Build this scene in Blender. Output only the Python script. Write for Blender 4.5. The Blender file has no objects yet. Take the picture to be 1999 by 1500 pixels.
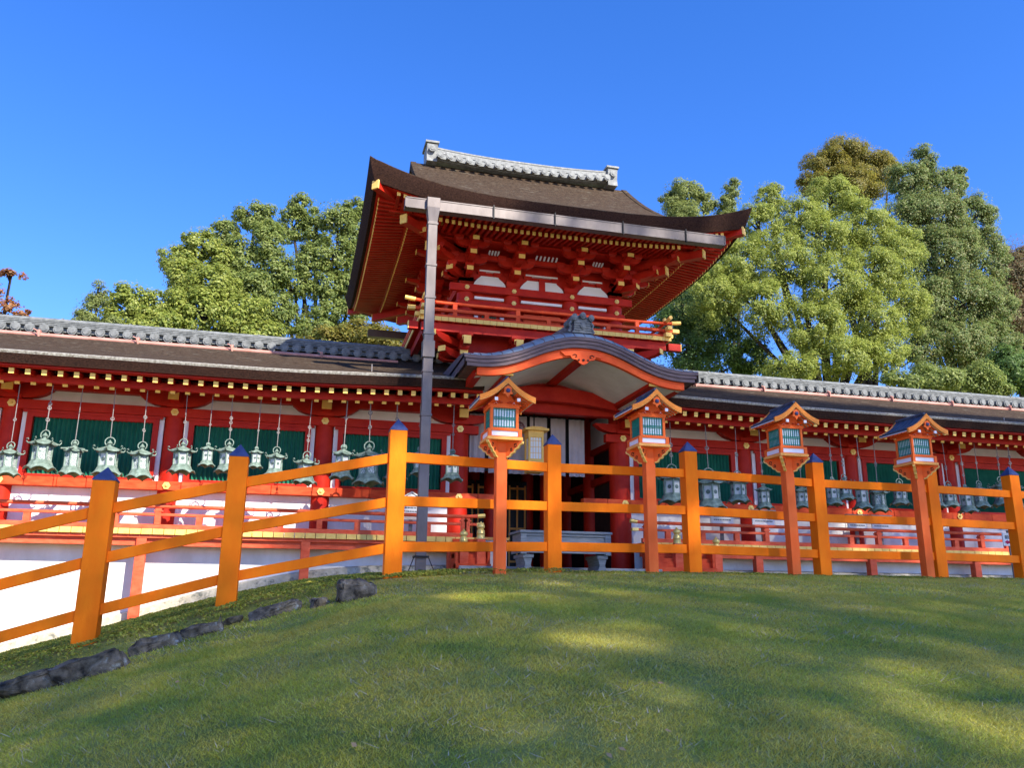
import bpy, math, random
import numpy as np
from mathutils import Vector, Matrix

random.seed(7); rng = np.random.default_rng(7)
S = bpy.context.scene; COL = S.collection
R_ = math.radians

# ------------------------------------------------------------------ camera, sky, sun, exposure
F_PX, YAW, PITCH, ROLL = 1626.62, R_(14.3458), R_(14.568), R_(0.5037)
fw = Vector((math.sin(YAW)*math.cos(PITCH), math.cos(YAW)*math.cos(PITCH), math.sin(PITCH)))
r0 = Vector((math.cos(YAW), -math.sin(YAW), 0)); u0 = r0.cross(fw)
rt = r0*math.cos(ROLL)+u0*math.sin(ROLL); up = -r0*math.sin(ROLL)+u0*math.cos(ROLL)
cam = bpy.data.objects.new('camera', bpy.data.cameras.new('camera')); COL.objects.link(cam)
cam.matrix_world = Matrix(((rt.x, up.x, -fw.x, 0), (rt.y, up.y, -fw.y, 0), (rt.z, up.z, -fw.z, 0), (0, 0, 0, 1)))
cam.data.sensor_fit = 'HORIZONTAL'; cam.data.sensor_width = 36.0
cam.data.lens = 36.0*F_PX/1999.0; cam.data.clip_end = 3000; cam.data.clip_start = 0.05
S.camera = cam

SUN_AZ, SUN_EL = R_(27), R_(38)          # to the right of the gate's axis, behind the viewer
sunv = Vector((math.sin(SUN_AZ)*math.cos(SUN_EL), -math.cos(SUN_AZ)*math.cos(SUN_EL), math.sin(SUN_EL)))
sl = bpy.data.lights.new('sun', 'SUN'); sl.energy = 2.9; sl.angle = R_(0.53); sl.color = (1.0, 0.93, 0.82)
so = bpy.data.objects.new('sun', sl); COL.objects.link(so); so.rotation_euler = sunv.to_track_quat('Z', 'Y').to_euler()
W = bpy.data.worlds.new('World'); S.world = W; W.use_nodes = True
nt = W.node_tree; bg = nt.nodes['Background']
sky = nt.nodes.new('ShaderNodeTexSky'); sky.sky_type = 'NISHITA'; sky.sun_disc = False
sky.sun_elevation = SUN_EL; sky.sun_rotation = R_(153); sky.altitude = 0
sky.air_density = 1.0; sky.dust_density = 0.0; sky.ozone_density = 4.0
hs = nt.nodes.new('ShaderNodeHueSaturation'); hs.inputs['Saturation'].default_value = 1.26; hs.inputs['Value'].default_value = 1.0
tn = nt.nodes.new('ShaderNodeMixRGB'); tn.blend_type = 'MULTIPLY'; tn.inputs[0].default_value = 1.0; tn.inputs[2].default_value = (.80, .72, 1.0, 1)
nt.links.new(sky.outputs[0], hs.inputs['Color']); nt.links.new(hs.outputs[0], tn.inputs[1]); nt.links.new(tn.outputs[0], bg.inputs[0]); bg.inputs[1].default_value = 0.09
S.view_settings.view_transform = 'Standard'; S.view_settings.look = 'None'
S.view_settings.exposure = 1.88; S.view_settings.gamma = 1.0
S.cycles.max_bounces = 8; S.cycles.diffuse_bounces = 4; S.cycles.transparent_max_bounces = 8

def at(px, py, Y):
    "point at depth Y seen at pixel px, py of the photograph"
    d = fw + rt*((px-999.5)/F_PX) - up*((py-750)/F_PX)
    return d*(Y/d.y)

# ------------------------------------------------------------------ materials
MATS = {}
def mat(name, c1, c2=None, rough=.6, scale=6.0, stretch=(1, 1, 1), metal=0.0, bump=0.0, bscale=None, spec=.18, lo=.35, hi=.65, detail=5.0, extra=None):
    m = bpy.data.materials.new(name); m.use_nodes = True; n = m.node_tree; b = n.nodes['Principled BSDF']
    b.inputs['Roughness'].default_value = rough; b.inputs['Metallic'].default_value = metal
    b.inputs['Specular IOR Level'].default_value = spec
    tc = n.nodes.new('ShaderNodeTexCoord'); mp = n.nodes.new('ShaderNodeMapping')
    mp.inputs['Scale'].default_value = stretch
    n.links.new(tc.outputs['Object'], mp.inputs[0])
    nz = n.nodes.new('ShaderNodeTexNoise'); nz.inputs['Scale'].default_value = scale; nz.inputs['Detail'].default_value = detail
    nz.inputs['Roughness'].default_value = .6
    n.links.new(mp.outputs[0], nz.inputs['Vector'])
    cr = n.nodes.new('ShaderNodeValToRGB'); cr.color_ramp.elements[0].position = lo; cr.color_ramp.elements[1].position = hi
    cr.color_ramp.elements[0].color = (*c1, 1); cr.color_ramp.elements[1].color = (*(c2 or c1), 1)
    n.links.new(nz.outputs['Fac'], cr.inputs[0]); n.links.new(cr.outputs[0], b.inputs['Base Color'])
    if bump:
        bn = n.nodes.new('ShaderNodeBump'); bn.inputs['Strength'].default_value = bump; bn.inputs['Distance'].default_value = .02
        n2 = n.nodes.new('ShaderNodeTexNoise'); n2.inputs['Scale'].default_value = bscale or scale*4; n2.inputs['Detail'].default_value = 6
        n.links.new(mp.outputs[0], n2.inputs['Vector']); n.links.new(n2.outputs['Fac'], bn.inputs['Height'])
        n.links.new(bn.outputs[0], b.inputs['Normal'])
    MATS[name] = m
    if extra: extra(m, n, b, cr, mp)
    return m

def speckle(col, sc, thr, vec_stretch=(1, 1, 1)):
    "adds blotches of a second colour (lichen, dust, wear)"
    def f(m, n, b, cr, mp):
        tc = n.nodes.new('ShaderNodeTexCoord'); mp2 = n.nodes.new('ShaderNodeMapping'); mp2.inputs['Scale'].default_value = vec_stretch
        n.links.new(tc.outputs['Object'], mp2.inputs[0])
        z = n.nodes.new('ShaderNodeTexNoise'); z.inputs['Scale'].default_value = sc; z.inputs['Detail'].default_value = 7; z.inputs['Roughness'].default_value = .7
        n.links.new(mp2.outputs[0], z.inputs['Vector'])
        r = n.nodes.new('ShaderNodeValToRGB'); r.color_ramp.elements[0].position = thr; r.color_ramp.elements[1].position = thr+.1
        n.links.new(z.outputs['Fac'], r.inputs[0])
        mx = n.nodes.new('ShaderNodeMixRGB'); mx.inputs[2].default_value = (*col, 1)
        n.links.new(r.outputs[0], mx.inputs[0]); n.links.new(cr.outputs[0], mx.inputs[1]); n.links.new(mx.outputs[0], b.inputs['Base Color'])
    return f

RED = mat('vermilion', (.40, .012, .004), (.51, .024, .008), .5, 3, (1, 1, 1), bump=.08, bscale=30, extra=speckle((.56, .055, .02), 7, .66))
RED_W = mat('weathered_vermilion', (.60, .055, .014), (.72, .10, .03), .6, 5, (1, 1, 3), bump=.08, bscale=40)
PORCH_RED = mat('sun_glow_vermilion', (.76, .075, .010), (.84, .11, .016), .5, 4)  # brighter than the gate's red, the porch board's glow is in the colour
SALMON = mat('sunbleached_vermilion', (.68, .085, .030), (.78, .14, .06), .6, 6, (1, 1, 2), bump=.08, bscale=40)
ORANGE = mat('orange_fence_paint', (.93, .178, .004), (.98, .22, .006), .6, 2.5, (3, 3, 1.0), bump=.12, bscale=22, spec=.1, extra=speckle((.62, .14, .006), 5, .69, (6, 6, .7)))
LPOST = mat('orange_lantern_paint', (.88, .135, .024), (.95, .18, .038), .55, 3, (2, 2, 1), bump=.06, bscale=30, spec=.1)
LTRIM = mat('pale_orange_trim', (.90, .36, .07), (.95, .45, .11), .5, 4)
GOLD = mat('yellow_paint', (.86, .52, .12), (.93, .62, .17), .5, 9, extra=speckle((.60, .34, .08), 14, .66))
GILT = mat('gilt_metal', (.80, .54, .14), (.90, .66, .22), .3, 8, metal=.35, bump=.1)
WHITE = mat('white_plaster', (.74, .72, .69), (.84, .83, .80), .85, 2.5, bump=.06, bscale=30)
WHITE_S = mat('stained_white_plaster', (.66, .63, .58), (.86, .85, .82), .85, 1.6, (1, 1, .5), bump=.06, bscale=30, extra=speckle((.56, .52, .47), 2.2, .62, (1.5, 1.5, .25)))
GREEN = mat('green_lattice_paint', (.016, .15, .092), (.028, .21, .125), .5, 4)
TEAL = mat('teal_lantern_lattice', (.012, .20, .16), (.02, .26, .20), .45, 4)
PAPER = mat('lantern_paper', (.82, .88, .90), (.88, .92, .93), .7, 6)
PANEL_L = mat('pale_lantern_window', (.40, .42, .40), (.54, .56, .53), .7, 20)
BARGE = mat('sun_dapple_orange', (.92, .25, .028), (.96, .32, .045), .5, 4)  # lantern orange lightened, dappled sun put into the colour
PANELW = mat('white_lantern_panel', (.80, .78, .80), (.88, .86, .86), .6, 5)
def thatch_x(m, n, b, cr, mp):
    speckle((.165, .15, .11), 3.2, .58, (1.0, 3.5, 3.5))(m, n, b, cr, mp)
THATCH = mat('bark_thatch', (.030, .019, .012), (.085, .058, .037), .95, 14, (1, 1.6, 1.6), bump=.9, bscale=70, spec=.1, extra=thatch_x)
THATCH_E = mat('shaded_thatch_edge', (.016, .008, .006), (.062, .030, .020), .95, 30, (1, 1, 3), bump=.8, bscale=90, spec=.1)  # cut edge darkened, the shade of the eaves sits in its colour
LIP = mat('pale_thatch_lip', (.16, .14, .11), (.42, .40, .34), .9, 20, (1, 1, 1), bump=.5, bscale=60, spec=.1)
TILE_G = mat('weathered_ridge_tile', (.105, .112, .108), (.215, .225, .215), .6, 9, bump=.25, bscale=40, extra=speckle((.30, .31, .29), 6, .64))
TILE = mat('sunlit_grey_tile', (.16, .165, .16), (.28, .29, .275), .6, 9, bump=.25, bscale=40, extra=speckle((.40, .40, .375), 6, .60))  # kept brighter than the corridor tile, sunlight on the ridge put into the colour
TILE_D = mat('dark_grey_tile', (.09, .10, .105), (.19, .205, .21), .55, 8, bump=.2, bscale=40)
PIPE = mat('pink_copper_pipe', (.44, .20, .15), (.55, .28, .22), .5, 4)
GUTTER = mat('grey_brown_gutter', (.125, .106, .098), (.185, .158, .146), .42, 3, (1, 1, .4), metal=.3)
PORCHR = mat('blue_grey_copper_roof', (.15, .20, .25), (.24, .30, .35), .5, 3, metal=.2, bump=.05)
PORCHF = mat('purple_brown_fascia', (.105, .075, .078), (.17, .12, .12), .6, 5, (1, 4, 8))
NAVY = mat('navy_cap', (.035, .050, .125), (.070, .092, .20), .5, 8, bump=.1, metal=.1)
COPPER = mat('dark_copper_roof', (.045, .055, .085), (.10, .12, .16), .5, 6, (1, 1, 1), metal=.3, bump=.1)
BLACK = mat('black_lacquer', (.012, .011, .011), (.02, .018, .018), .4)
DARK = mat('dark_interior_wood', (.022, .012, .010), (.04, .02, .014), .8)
BRONZE = mat('verdigris_bronze', (.11, .155, .12), (.25, .325, .265), .7, 11, metal=.1, bump=.25, bscale=60, extra=speckle((.07, .065, .045), 13, .58))
BRONZE_D = mat('dark_verdigris_bronze', (.07, .10, .09), (.14, .19, .165), .7, 11, metal=.1, bump=.25, bscale=60)
IRON = mat('pale_iron_rod', (.20, .18, .17), (.30, .27, .25), .6, 20)
def pierced(m, n, b, cr, mp):
    v = n.nodes.new('ShaderNodeTexVoronoi'); v.feature = 'DISTANCE_TO_EDGE'; v.inputs['Scale'].default_value = 24
    n.links.new(mp.outputs[0], v.inputs['Vector'])
    r = n.nodes.new('ShaderNodeValToRGB'); r.color_ramp.elements[0].position = .06; r.color_ramp.elements[1].position = .12
    n.links.new(v.outputs['Distance'], r.inputs[0])
    mx = n.nodes.new('ShaderNodeMixRGB'); mx.inputs[1].default_value = (.12, .17, .14, 1); mx.inputs[2].default_value = (.50, .53, .50, 1)
    n.links.new(r.outputs[0], mx.inputs[0]); n.links.new(mx.outputs[0], b.inputs['Base Color'])
PIERCED = mat('pierced_lantern_panel', (.6, .6, .6), None, .7, 8, extra=pierced)
STONE = mat('grey_stone', (.24, .235, .22), (.40, .39, .36), .9, 4, bump=.35, bscale=25)
def plinth_x(m, n, b, cr, mp): speckle((.16, .16, .13), 3.5, .52)(m, n, b, cr, mp)
PLINTH = mat('lichened_stone_plinth', (.42, .37, .27), (.58, .52, .40), .95, 9, bump=.5, bscale=30, extra=plinth_x)
ROCK = mat('dark_border_stone', (.030, .025, .019), (.21, .175, .125), .95, 9, bump=1.0, bscale=26, extra=speckle((.36, .38, .33), 8, .59))
BOXG = mat('grey_weathered_wood', (.16, .18, .19), (.25, .27, .28), .7, 5, (1, 1, 9), bump=.15)
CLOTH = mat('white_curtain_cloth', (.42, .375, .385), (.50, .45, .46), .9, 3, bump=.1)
CREST = mat('purple_crest_dye', (.22, .10, .12), (.28, .13, .15), .9)
SIGNW = mat('white_sign_board', (.72, .72, .68), (.82, .82, .78), .6, 5)
SIGNR = mat('crimson_arrow_paint', (.45, .01, .06), (.52, .015, .08), .6)
INK = mat('grey_ink', (.10, .11, .11), (.16, .17, .17), .8)
BARK = mat('tree_bark', (.020, .016, .012), (.06, .048, .038), .95, 5, (3, 3, .6), bump=.7, bscale=14)

def leafmat(name, cols, trans=.52, rough=.5):
    m = bpy.data.materials.new(name); m.use_nodes = True; n = m.node_tree; b = n.nodes['Principled BSDF']
    g = n.nodes.new('ShaderNodeNewGeometry'); cr = n.nodes.new('ShaderNodeValToRGB'); e = cr.color_ramp.elements
    e[0].color = (*cols[0], 1); e[1].color = (*cols[-1], 1); e[0].position = 0; e[1].position = 1
    for i, c in enumerate(cols[1:-1]):
        k = e.new((i+1)/(len(cols)-1)); k.color = (*c, 1)
    n.links.new(g.outputs['Random Per Island'], cr.inputs[0]); n.links.new(cr.outputs[0], b.inputs['Base Color'])
    b.inputs['Roughness'].default_value = rough; b.inputs['Specular IOR Level'].default_value = .35
    t = n.nodes.new('ShaderNodeBsdfTranslucent'); n.links.new(cr.outputs[0], t.inputs[0])
    mx = n.nodes.new('ShaderNodeMixShader'); mx.inputs[0].default_value = trans
    n.links.new(b.outputs[0], mx.inputs[1]); n.links.new(t.outputs[0], mx.inputs[2])
    n.links.new(mx.outputs[0], n.nodes['Material Output'].inputs[0])
    return m

# ------------------------------------------------------------------ mesh helpers
ORG = {}
class MB:
    def __init__(s): s.v = []; s.f = []; s.m = []
    def add(s, vs, fs, mi=0):
        k = len(s.v); s.v += [tuple(p) for p in vs]; s.f += [tuple(i+k for i in f) for f in fs]; s.m += [mi]*len(fs)
        return s
    def box(s, x0, x1, y0, y1, z0, z1, mi=0):
        return s.add([(x0, y0, z0), (x1, y0, z0), (x1, y1, z0), (x0, y1, z0), (x0, y0, z1), (x1, y0, z1), (x1, y1, z1), (x0, y1, z1)],
                     [(0, 3, 2, 1), (4, 5, 6, 7), (0, 1, 5, 4), (1, 2, 6, 5), (2, 3, 7, 6), (3, 0, 4, 7)], mi)
    def bar(s, a, b, w, h, mi=0, upv=(0, 0, 1), endmi=None, end_len=.012):
        "rectangular bar from a to b; endmi caps the b end with its own thin plate"
        a = Vector(a); b = Vector(b); d = (b-a).normalized(); u = Vector(upv)
        r = d.cross(u).normalized(); u = r.cross(d).normalized()
        def blk(p, q, w, h, mi):
            vs = [c + r*sx*w/2 + u*sz*h/2 for c in (p, q) for sx, sz in ((-1, -1), (1, -1), (1, 1), (-1, 1))]
            s.add(vs, [(0, 3, 2, 1), (4, 5, 6, 7), (0, 1, 5, 4), (1, 2, 6, 5), (2, 3, 7, 6), (3, 0, 4, 7)], mi)
        blk(a, b, w, h, mi)
        if endmi is not None: blk(b-d*.004, b+d*end_len, w+.008, h+.008, endmi)
        return s
    def tube(s, pts, rs, n=8, mi=0, caps=True):
        pts = [Vector(p) for p in pts]
        if not hasattr(rs, '__len__'): rs = [rs]*len(pts)
        vs = []; ref = Vector((0, 0, 1))
        for i, p in enumerate(pts):
            d = (pts[min(i+1, len(pts)-1)]-pts[max(i-1, 0)]).normalized()
            x = d.cross(ref)
            if x.length < 1e-3: x = d.cross(Vector((1, 0, 0)))
            x.normalize(); y = d.cross(x)
            vs += [p + (x*math.cos(t)+y*math.sin(t))*rs[i] for t in (2*math.pi*k/n for k in range(n))]
        fs = [(i*n+k, i*n+(k+1) % n, (i+1)*n+(k+1) % n, (i+1)*n+k) for i in range(len(pts)-1) for k in range(n)]
        if caps: fs += [tuple(range(n-1, -1, -1)), tuple((len(pts)-1)*n+k for k in range(n))]
        return s.add(vs, fs, mi)
    def lathe(s, prof, c=(0, 0, 0), n=16, mi=0, ph=0):
        vs = [(c[0]+r*math.cos(ph+2*math.pi*k/n), c[1]+r*math.sin(ph+2*math.pi*k/n), c[2]+z) for r, z in prof for k in range(n)]
        fs = [(i*n+k, i*n+(k+1) % n, (i+1)*n+(k+1) % n, (i+1)*n+k) for i in range(len(prof)-1) for k in range(n)]
        fs += [tuple(range(n-1, -1, -1)), tuple((len(prof)-1)*n+k for k in range(n))]
        return s.add(vs, fs, mi)
    def prism(s, poly, f3, a0, a1, mi=0):
        "polygon poly (p,q) swept from a0 to a1; f3(p,q,a) gives the 3D point"
        n = len(poly)
        vs = [f3(p, q, a0) for p, q in poly]+[f3(p, q, a1) for p, q in poly]
        fs = [tuple(range(n-1, -1, -1)), tuple(range(n, 2*n))]+[(k, (k+1) % n, n+(k+1) % n, n+k) for k in range(n)]
        return s.add(vs, fs, mi)
    def strip(s, top, bot, y0, y1, mi=0, dy=None):
        "band in x-z between polylines top and bot, thick from y0 to y1"
        n = len(top); vs = []
        for y in (y0, y1):
            vs += [(x, y, z) for x, z in top]+[(x, y, z) for x, z in bot]
        fs = []
        for k in range(n-1):
            fs += [(k, n+k, n+k+1, k+1), (2*n+k, 2*n+k+1, 3*n+k+1, 3*n+k), (k, k+1, 2*n+k+1, 2*n+k), (n+k, 3*n+k, 3*n+k+1, n+k+1)]
        fs += [(0, 2*n, 3*n, n), (n-1, 2*n-1, 4*n-1, 3*n-1)]
        return s.add(vs, fs, mi)
    def mesh(s, name, mats, org=(0, 0, 0), smooth=None, fixn=True):
        me = bpy.data.meshes.new(name); o = Vector(org)
        me.from_pydata([(p[0]-o[0], p[1]-o[1], p[2]-o[2]) for p in s.v], [], s.f)
        for m in (mats if isinstance(mats, (list, tuple)) else [mats]): me.materials.append(m)
        me.polygons.foreach_set('material_index', s.m)
        if fixn:
            import bmesh
            bm = bmesh.new(); bm.from_mesh(me); bmesh.ops.recalc_face_normals(bm, faces=bm.faces); bm.to_mesh(me); bm.free()
        if smooth:
            me.polygons.foreach_set('use_smooth', [True]*len(me.polygons)); me.set_sharp_from_angle(angle=R_(smooth))
        me.update(); return me

def props(o, label=None, cat=None, group=None, kind=None):
    for k, v in (('label', label), ('category', cat), ('group', group), ('kind', kind)):
        if v: o[k] = v
    return o
def thing(name, label, cat, loc=(0, 0, 0), group=None):
    o = bpy.data.objects.new(name, None); COL.objects.link(o); o.location = loc; o.empty_display_size = .2
    ORG[o.name] = Vector(loc); return props(o, label, cat, group)
def link(name, me, parent=None, loc=(0, 0, 0)):
    o = bpy.data.objects.new(name, me); COL.objects.link(o); o.location = loc
    if parent: o.parent = parent
    ORG[o.name] = (ORG[parent.name] if parent else Vector((0, 0, 0)))+Vector(loc)
    return o
def part(name, mb, mats, parent, smooth=None, bevel=0, label=None):
    "mesh given in world coordinates, hung under its thing"
    o = link(name, mb.mesh(name, mats, ORG[parent.name], smooth), parent)
    if bevel:
        b = o.modifiers.new('bevel', 'BEVEL'); b.width = bevel; b.segments = 2; b.limit_method = 'ANGLE'; b.angle_limit = R_(50)
    if label: o['label'] = label
    return o
def solo(name, mb, mats, label=None, cat=None, group=None, kind=None, org=(0, 0, 0), smooth=None):
    o = link(name, mb.mesh(name, mats, org, smooth), None, org); return props(o, label, cat, group, kind)
def psplit(name, mb, mats, parent, **kw):
    "one part per separate piece of mb (pieces that touch stay together)"
    n = len(mb.v); par = list(range(n))
    def find(a):
        while par[a] != a: par[a] = par[par[a]]; a = par[a]
        return a
    for f in mb.f:
        for q in f[1:]: par[find(q)] = find(f[0])
    comp = {}
    for i, f in enumerate(mb.f): comp.setdefault(find(f[0]), []).append(i)
    groups = []
    for fs in comp.values():
        vs = np.array([mb.v[k] for i in fs for k in mb.f[i]]); groups.append([vs.min(0)-.012, vs.max(0)+.012, fs])
    merged = True
    while merged:
        merged = False
        for i in range(len(groups)):
            for j in range(i+1, len(groups)):
                a, b = groups[i], groups[j]
                if (a[0] <= b[1]).all() and (b[0] <= a[1]).all():
                    groups[i] = [np.minimum(a[0], b[0]), np.maximum(a[1], b[1]), a[2]+b[2]]; groups.pop(j); merged = True; break
            if merged: break
    for lo_, hi_, fs in groups:
        m = MB(); mp = {}
        for i in fs:
            for k in mb.f[i]:
                if k not in mp: mp[k] = len(m.v); m.v.append(mb.v[k])
            m.f.append(tuple(mp[k] for k in mb.f[i])); m.m.append(mb.m[i])
        part(name, m, mats, parent, **kw)
def lerp(a, b, t): return a+(b-a)*t
def interp(x, pts):
    return float(np.interp(x, [p[0] for p in pts], [p[1] for p in pts]))
def sstep(a, b, x):
    t = min(1, max(0, (x-a)/(b-a))); return t*t*(3-2*t)

# ------------------------------------------------------------------ ground
YF = [(-9, 9.0), (-1.89, 9.25), (1.04, 9.6), (3.13, 10.0), (5.05, 10.16), (7.16, 10.35), (10.75, 10.62), (30, 12.2)]     # fence line
ZF = [(-12, -2.3), (-5.5, -1.36), (-3.4, -.86), (-1.89, -.46), (-.65, -.10), (.35, .14), (1.04, .235), (2.0, .29), (3.13, .325), (5.05, .35), (12, .36), (30, .5)]
ZB = [(-12, -2.6), (-7.5, -1.72), (-4.75, -.98), (-3.18, -.55), (-1.25, .03), (.2, .32), (1.3, .44), (3, .48), (30, .5)]
def smooth_interp(x, pts, w=.35):
    return (interp(x-w, pts)+2*interp(x, pts)+interp(x+w, pts))/4
def ground_z(x, y):
    yf = interp(x, YF); zf = smooth_interp(x, ZF)
    t = yf-y
    if t >= 0:
        # the lawn falls towards the viewer; to the left a stone edge drops it by a step
        z = zf - (.045*t+.0128*t*t) if t < 11 else zf-(.045*11+.0128*121)-.1*(t-11)
        e = sstep(.55, .8, t)*(1-sstep(-.3, 1.0, x))*.10
        return z-e
    zb = smooth_interp(x, ZB)
    if y < 16.7: return lerp(zf, zb, (y-yf)/(16.7-yf))
    if y < 24: return zb
    return lerp(zb, zb+1.2, min(1, (y-24)/14))
gx = np.concatenate([np.linspace(-150, -12, 16)[:-1], np.linspace(-12, 24, 190), np.linspace(24, 150, 16)[1:]])
gy = np.concatenate([np.linspace(-60, 0, 10)[:-1], np.linspace(0, 13, 120), np.linspace(13, 200, 40)[1:]])
mb = MB(); nx, ny = len(gx), len(gy)
mb.v = [(float(x), float(y), ground_z(float(x), float(y))) for y in gy for x in gx]
mb.f = [(j*nx+i, j*nx+i+1, (j+1)*nx+i+1, (j+1)*nx+i) for j in range(ny-1) for i in range(nx-1)]; mb.m = [0]*len(mb.f)
SOIL = mat('mown_turf', (.17, .175, .035), (.28, .27, .07), .95, 1.3, bump=.8, bscale=34, spec=.1, extra=speckle((.25, .22, .12), 9, .60))
GRAVEL = mat('pale_bounce_gravel', (.46, .41, .33), (.60, .54, .45), .95, 30, bump=.6, bscale=80)
m2 = MB(); m2.v = [(x, y, ground_z(x, y)+.02) for y in np.linspace(-60, 1.2, 30) for x in np.linspace(-60, 80, 30)]  # unseen gravel added behind the camera to bounce warm sunlight onto the gate
m2.f = [(j*30+i, j*30+i+1, (j+1)*30+i+1, (j+1)*30+i) for j in range(29) for i in range(29)]; m2.m = [0]*len(m2.f)
props(link('bounce_gravel', m2.mesh('bounce_gravel', GRAVEL)), kind='structure')
me = mb.mesh('lawn_ground', SOIL, smooth=80); g = link('lawn_ground', me); props(g, kind='structure')

# ------------------------------------------------------------------ roofed corridors left and right of the gate
YW = 17.0                                      # wall plane of the corridors
XG0, XG1 = 3.22, 6.88; XC = 5.05               # gate corner columns and axis
def lift(x): return .10*sstep(-1.0, 3.2, x) if x < XC else .05*sstep(10.5, 6.9, x) if x < 10.5 else 0.0
def hexnail(mb, x, y, z, r=.075, mi=0):
    mb.prism([(r*math.cos(k*math.pi/3), r*math.sin(k*math.pi/3)) for k in range(6)], lambda p, q, a: (x+p, a, z+q), y-.025, y, mi)
    mb.lathe([(0.001, 0), (.03, 0), (.02, .02), (.001, .025)], (0, 0, 0), 8, mi)
    k = len(mb.v)-32
    for i in range(k, len(mb.v)):
        px, py, pz = mb.v[i]; mb.v[i] = (x+px, y-.025-pz, z+py)

def base_rafter_mesh():
    m = MB(); m.bar((0, 17.15, 4.04), (0, 15.80, 3.635), .075, .085, 0, endmi=1); return m.mesh('rafter', [RED, GOLD])
def flying_rafter_mesh():
    m = MB(); m.bar((0, 16.5, 3.90), (0, 15.42, 3.73), .075, .085, 0, endmi=1); return m.mesh('flying_rafter', [RED, GOLD])
BR_ME, FR_ME = base_rafter_mesh(), flying_rafter_mesh()

def loft(prof, xs, fz, mats_i, closed=False):
    "profile [(y,z,w)] swept along x stations with z lifted by w*lift(x)"
    m = MB(); n = len(prof)
    m.v = [(x, y, z+w*fz(x)) for x in xs for y, z, w in prof]
    for i in range(len(xs)-1):
        for k in range(n if closed else n-1):
            a, b = k, (k+1) % n
            m.f.append((i*n+a, (i+1)*n+a, (i+1)*n+b, i*n+b)); m.m.append(mats_i[k])
    if closed:
        m.f += [tuple(range(n)), tuple((len(xs)-1)*n+k for k in reversed(range(n)))]; m.m += [mats_i[0]]*2
    return m

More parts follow.
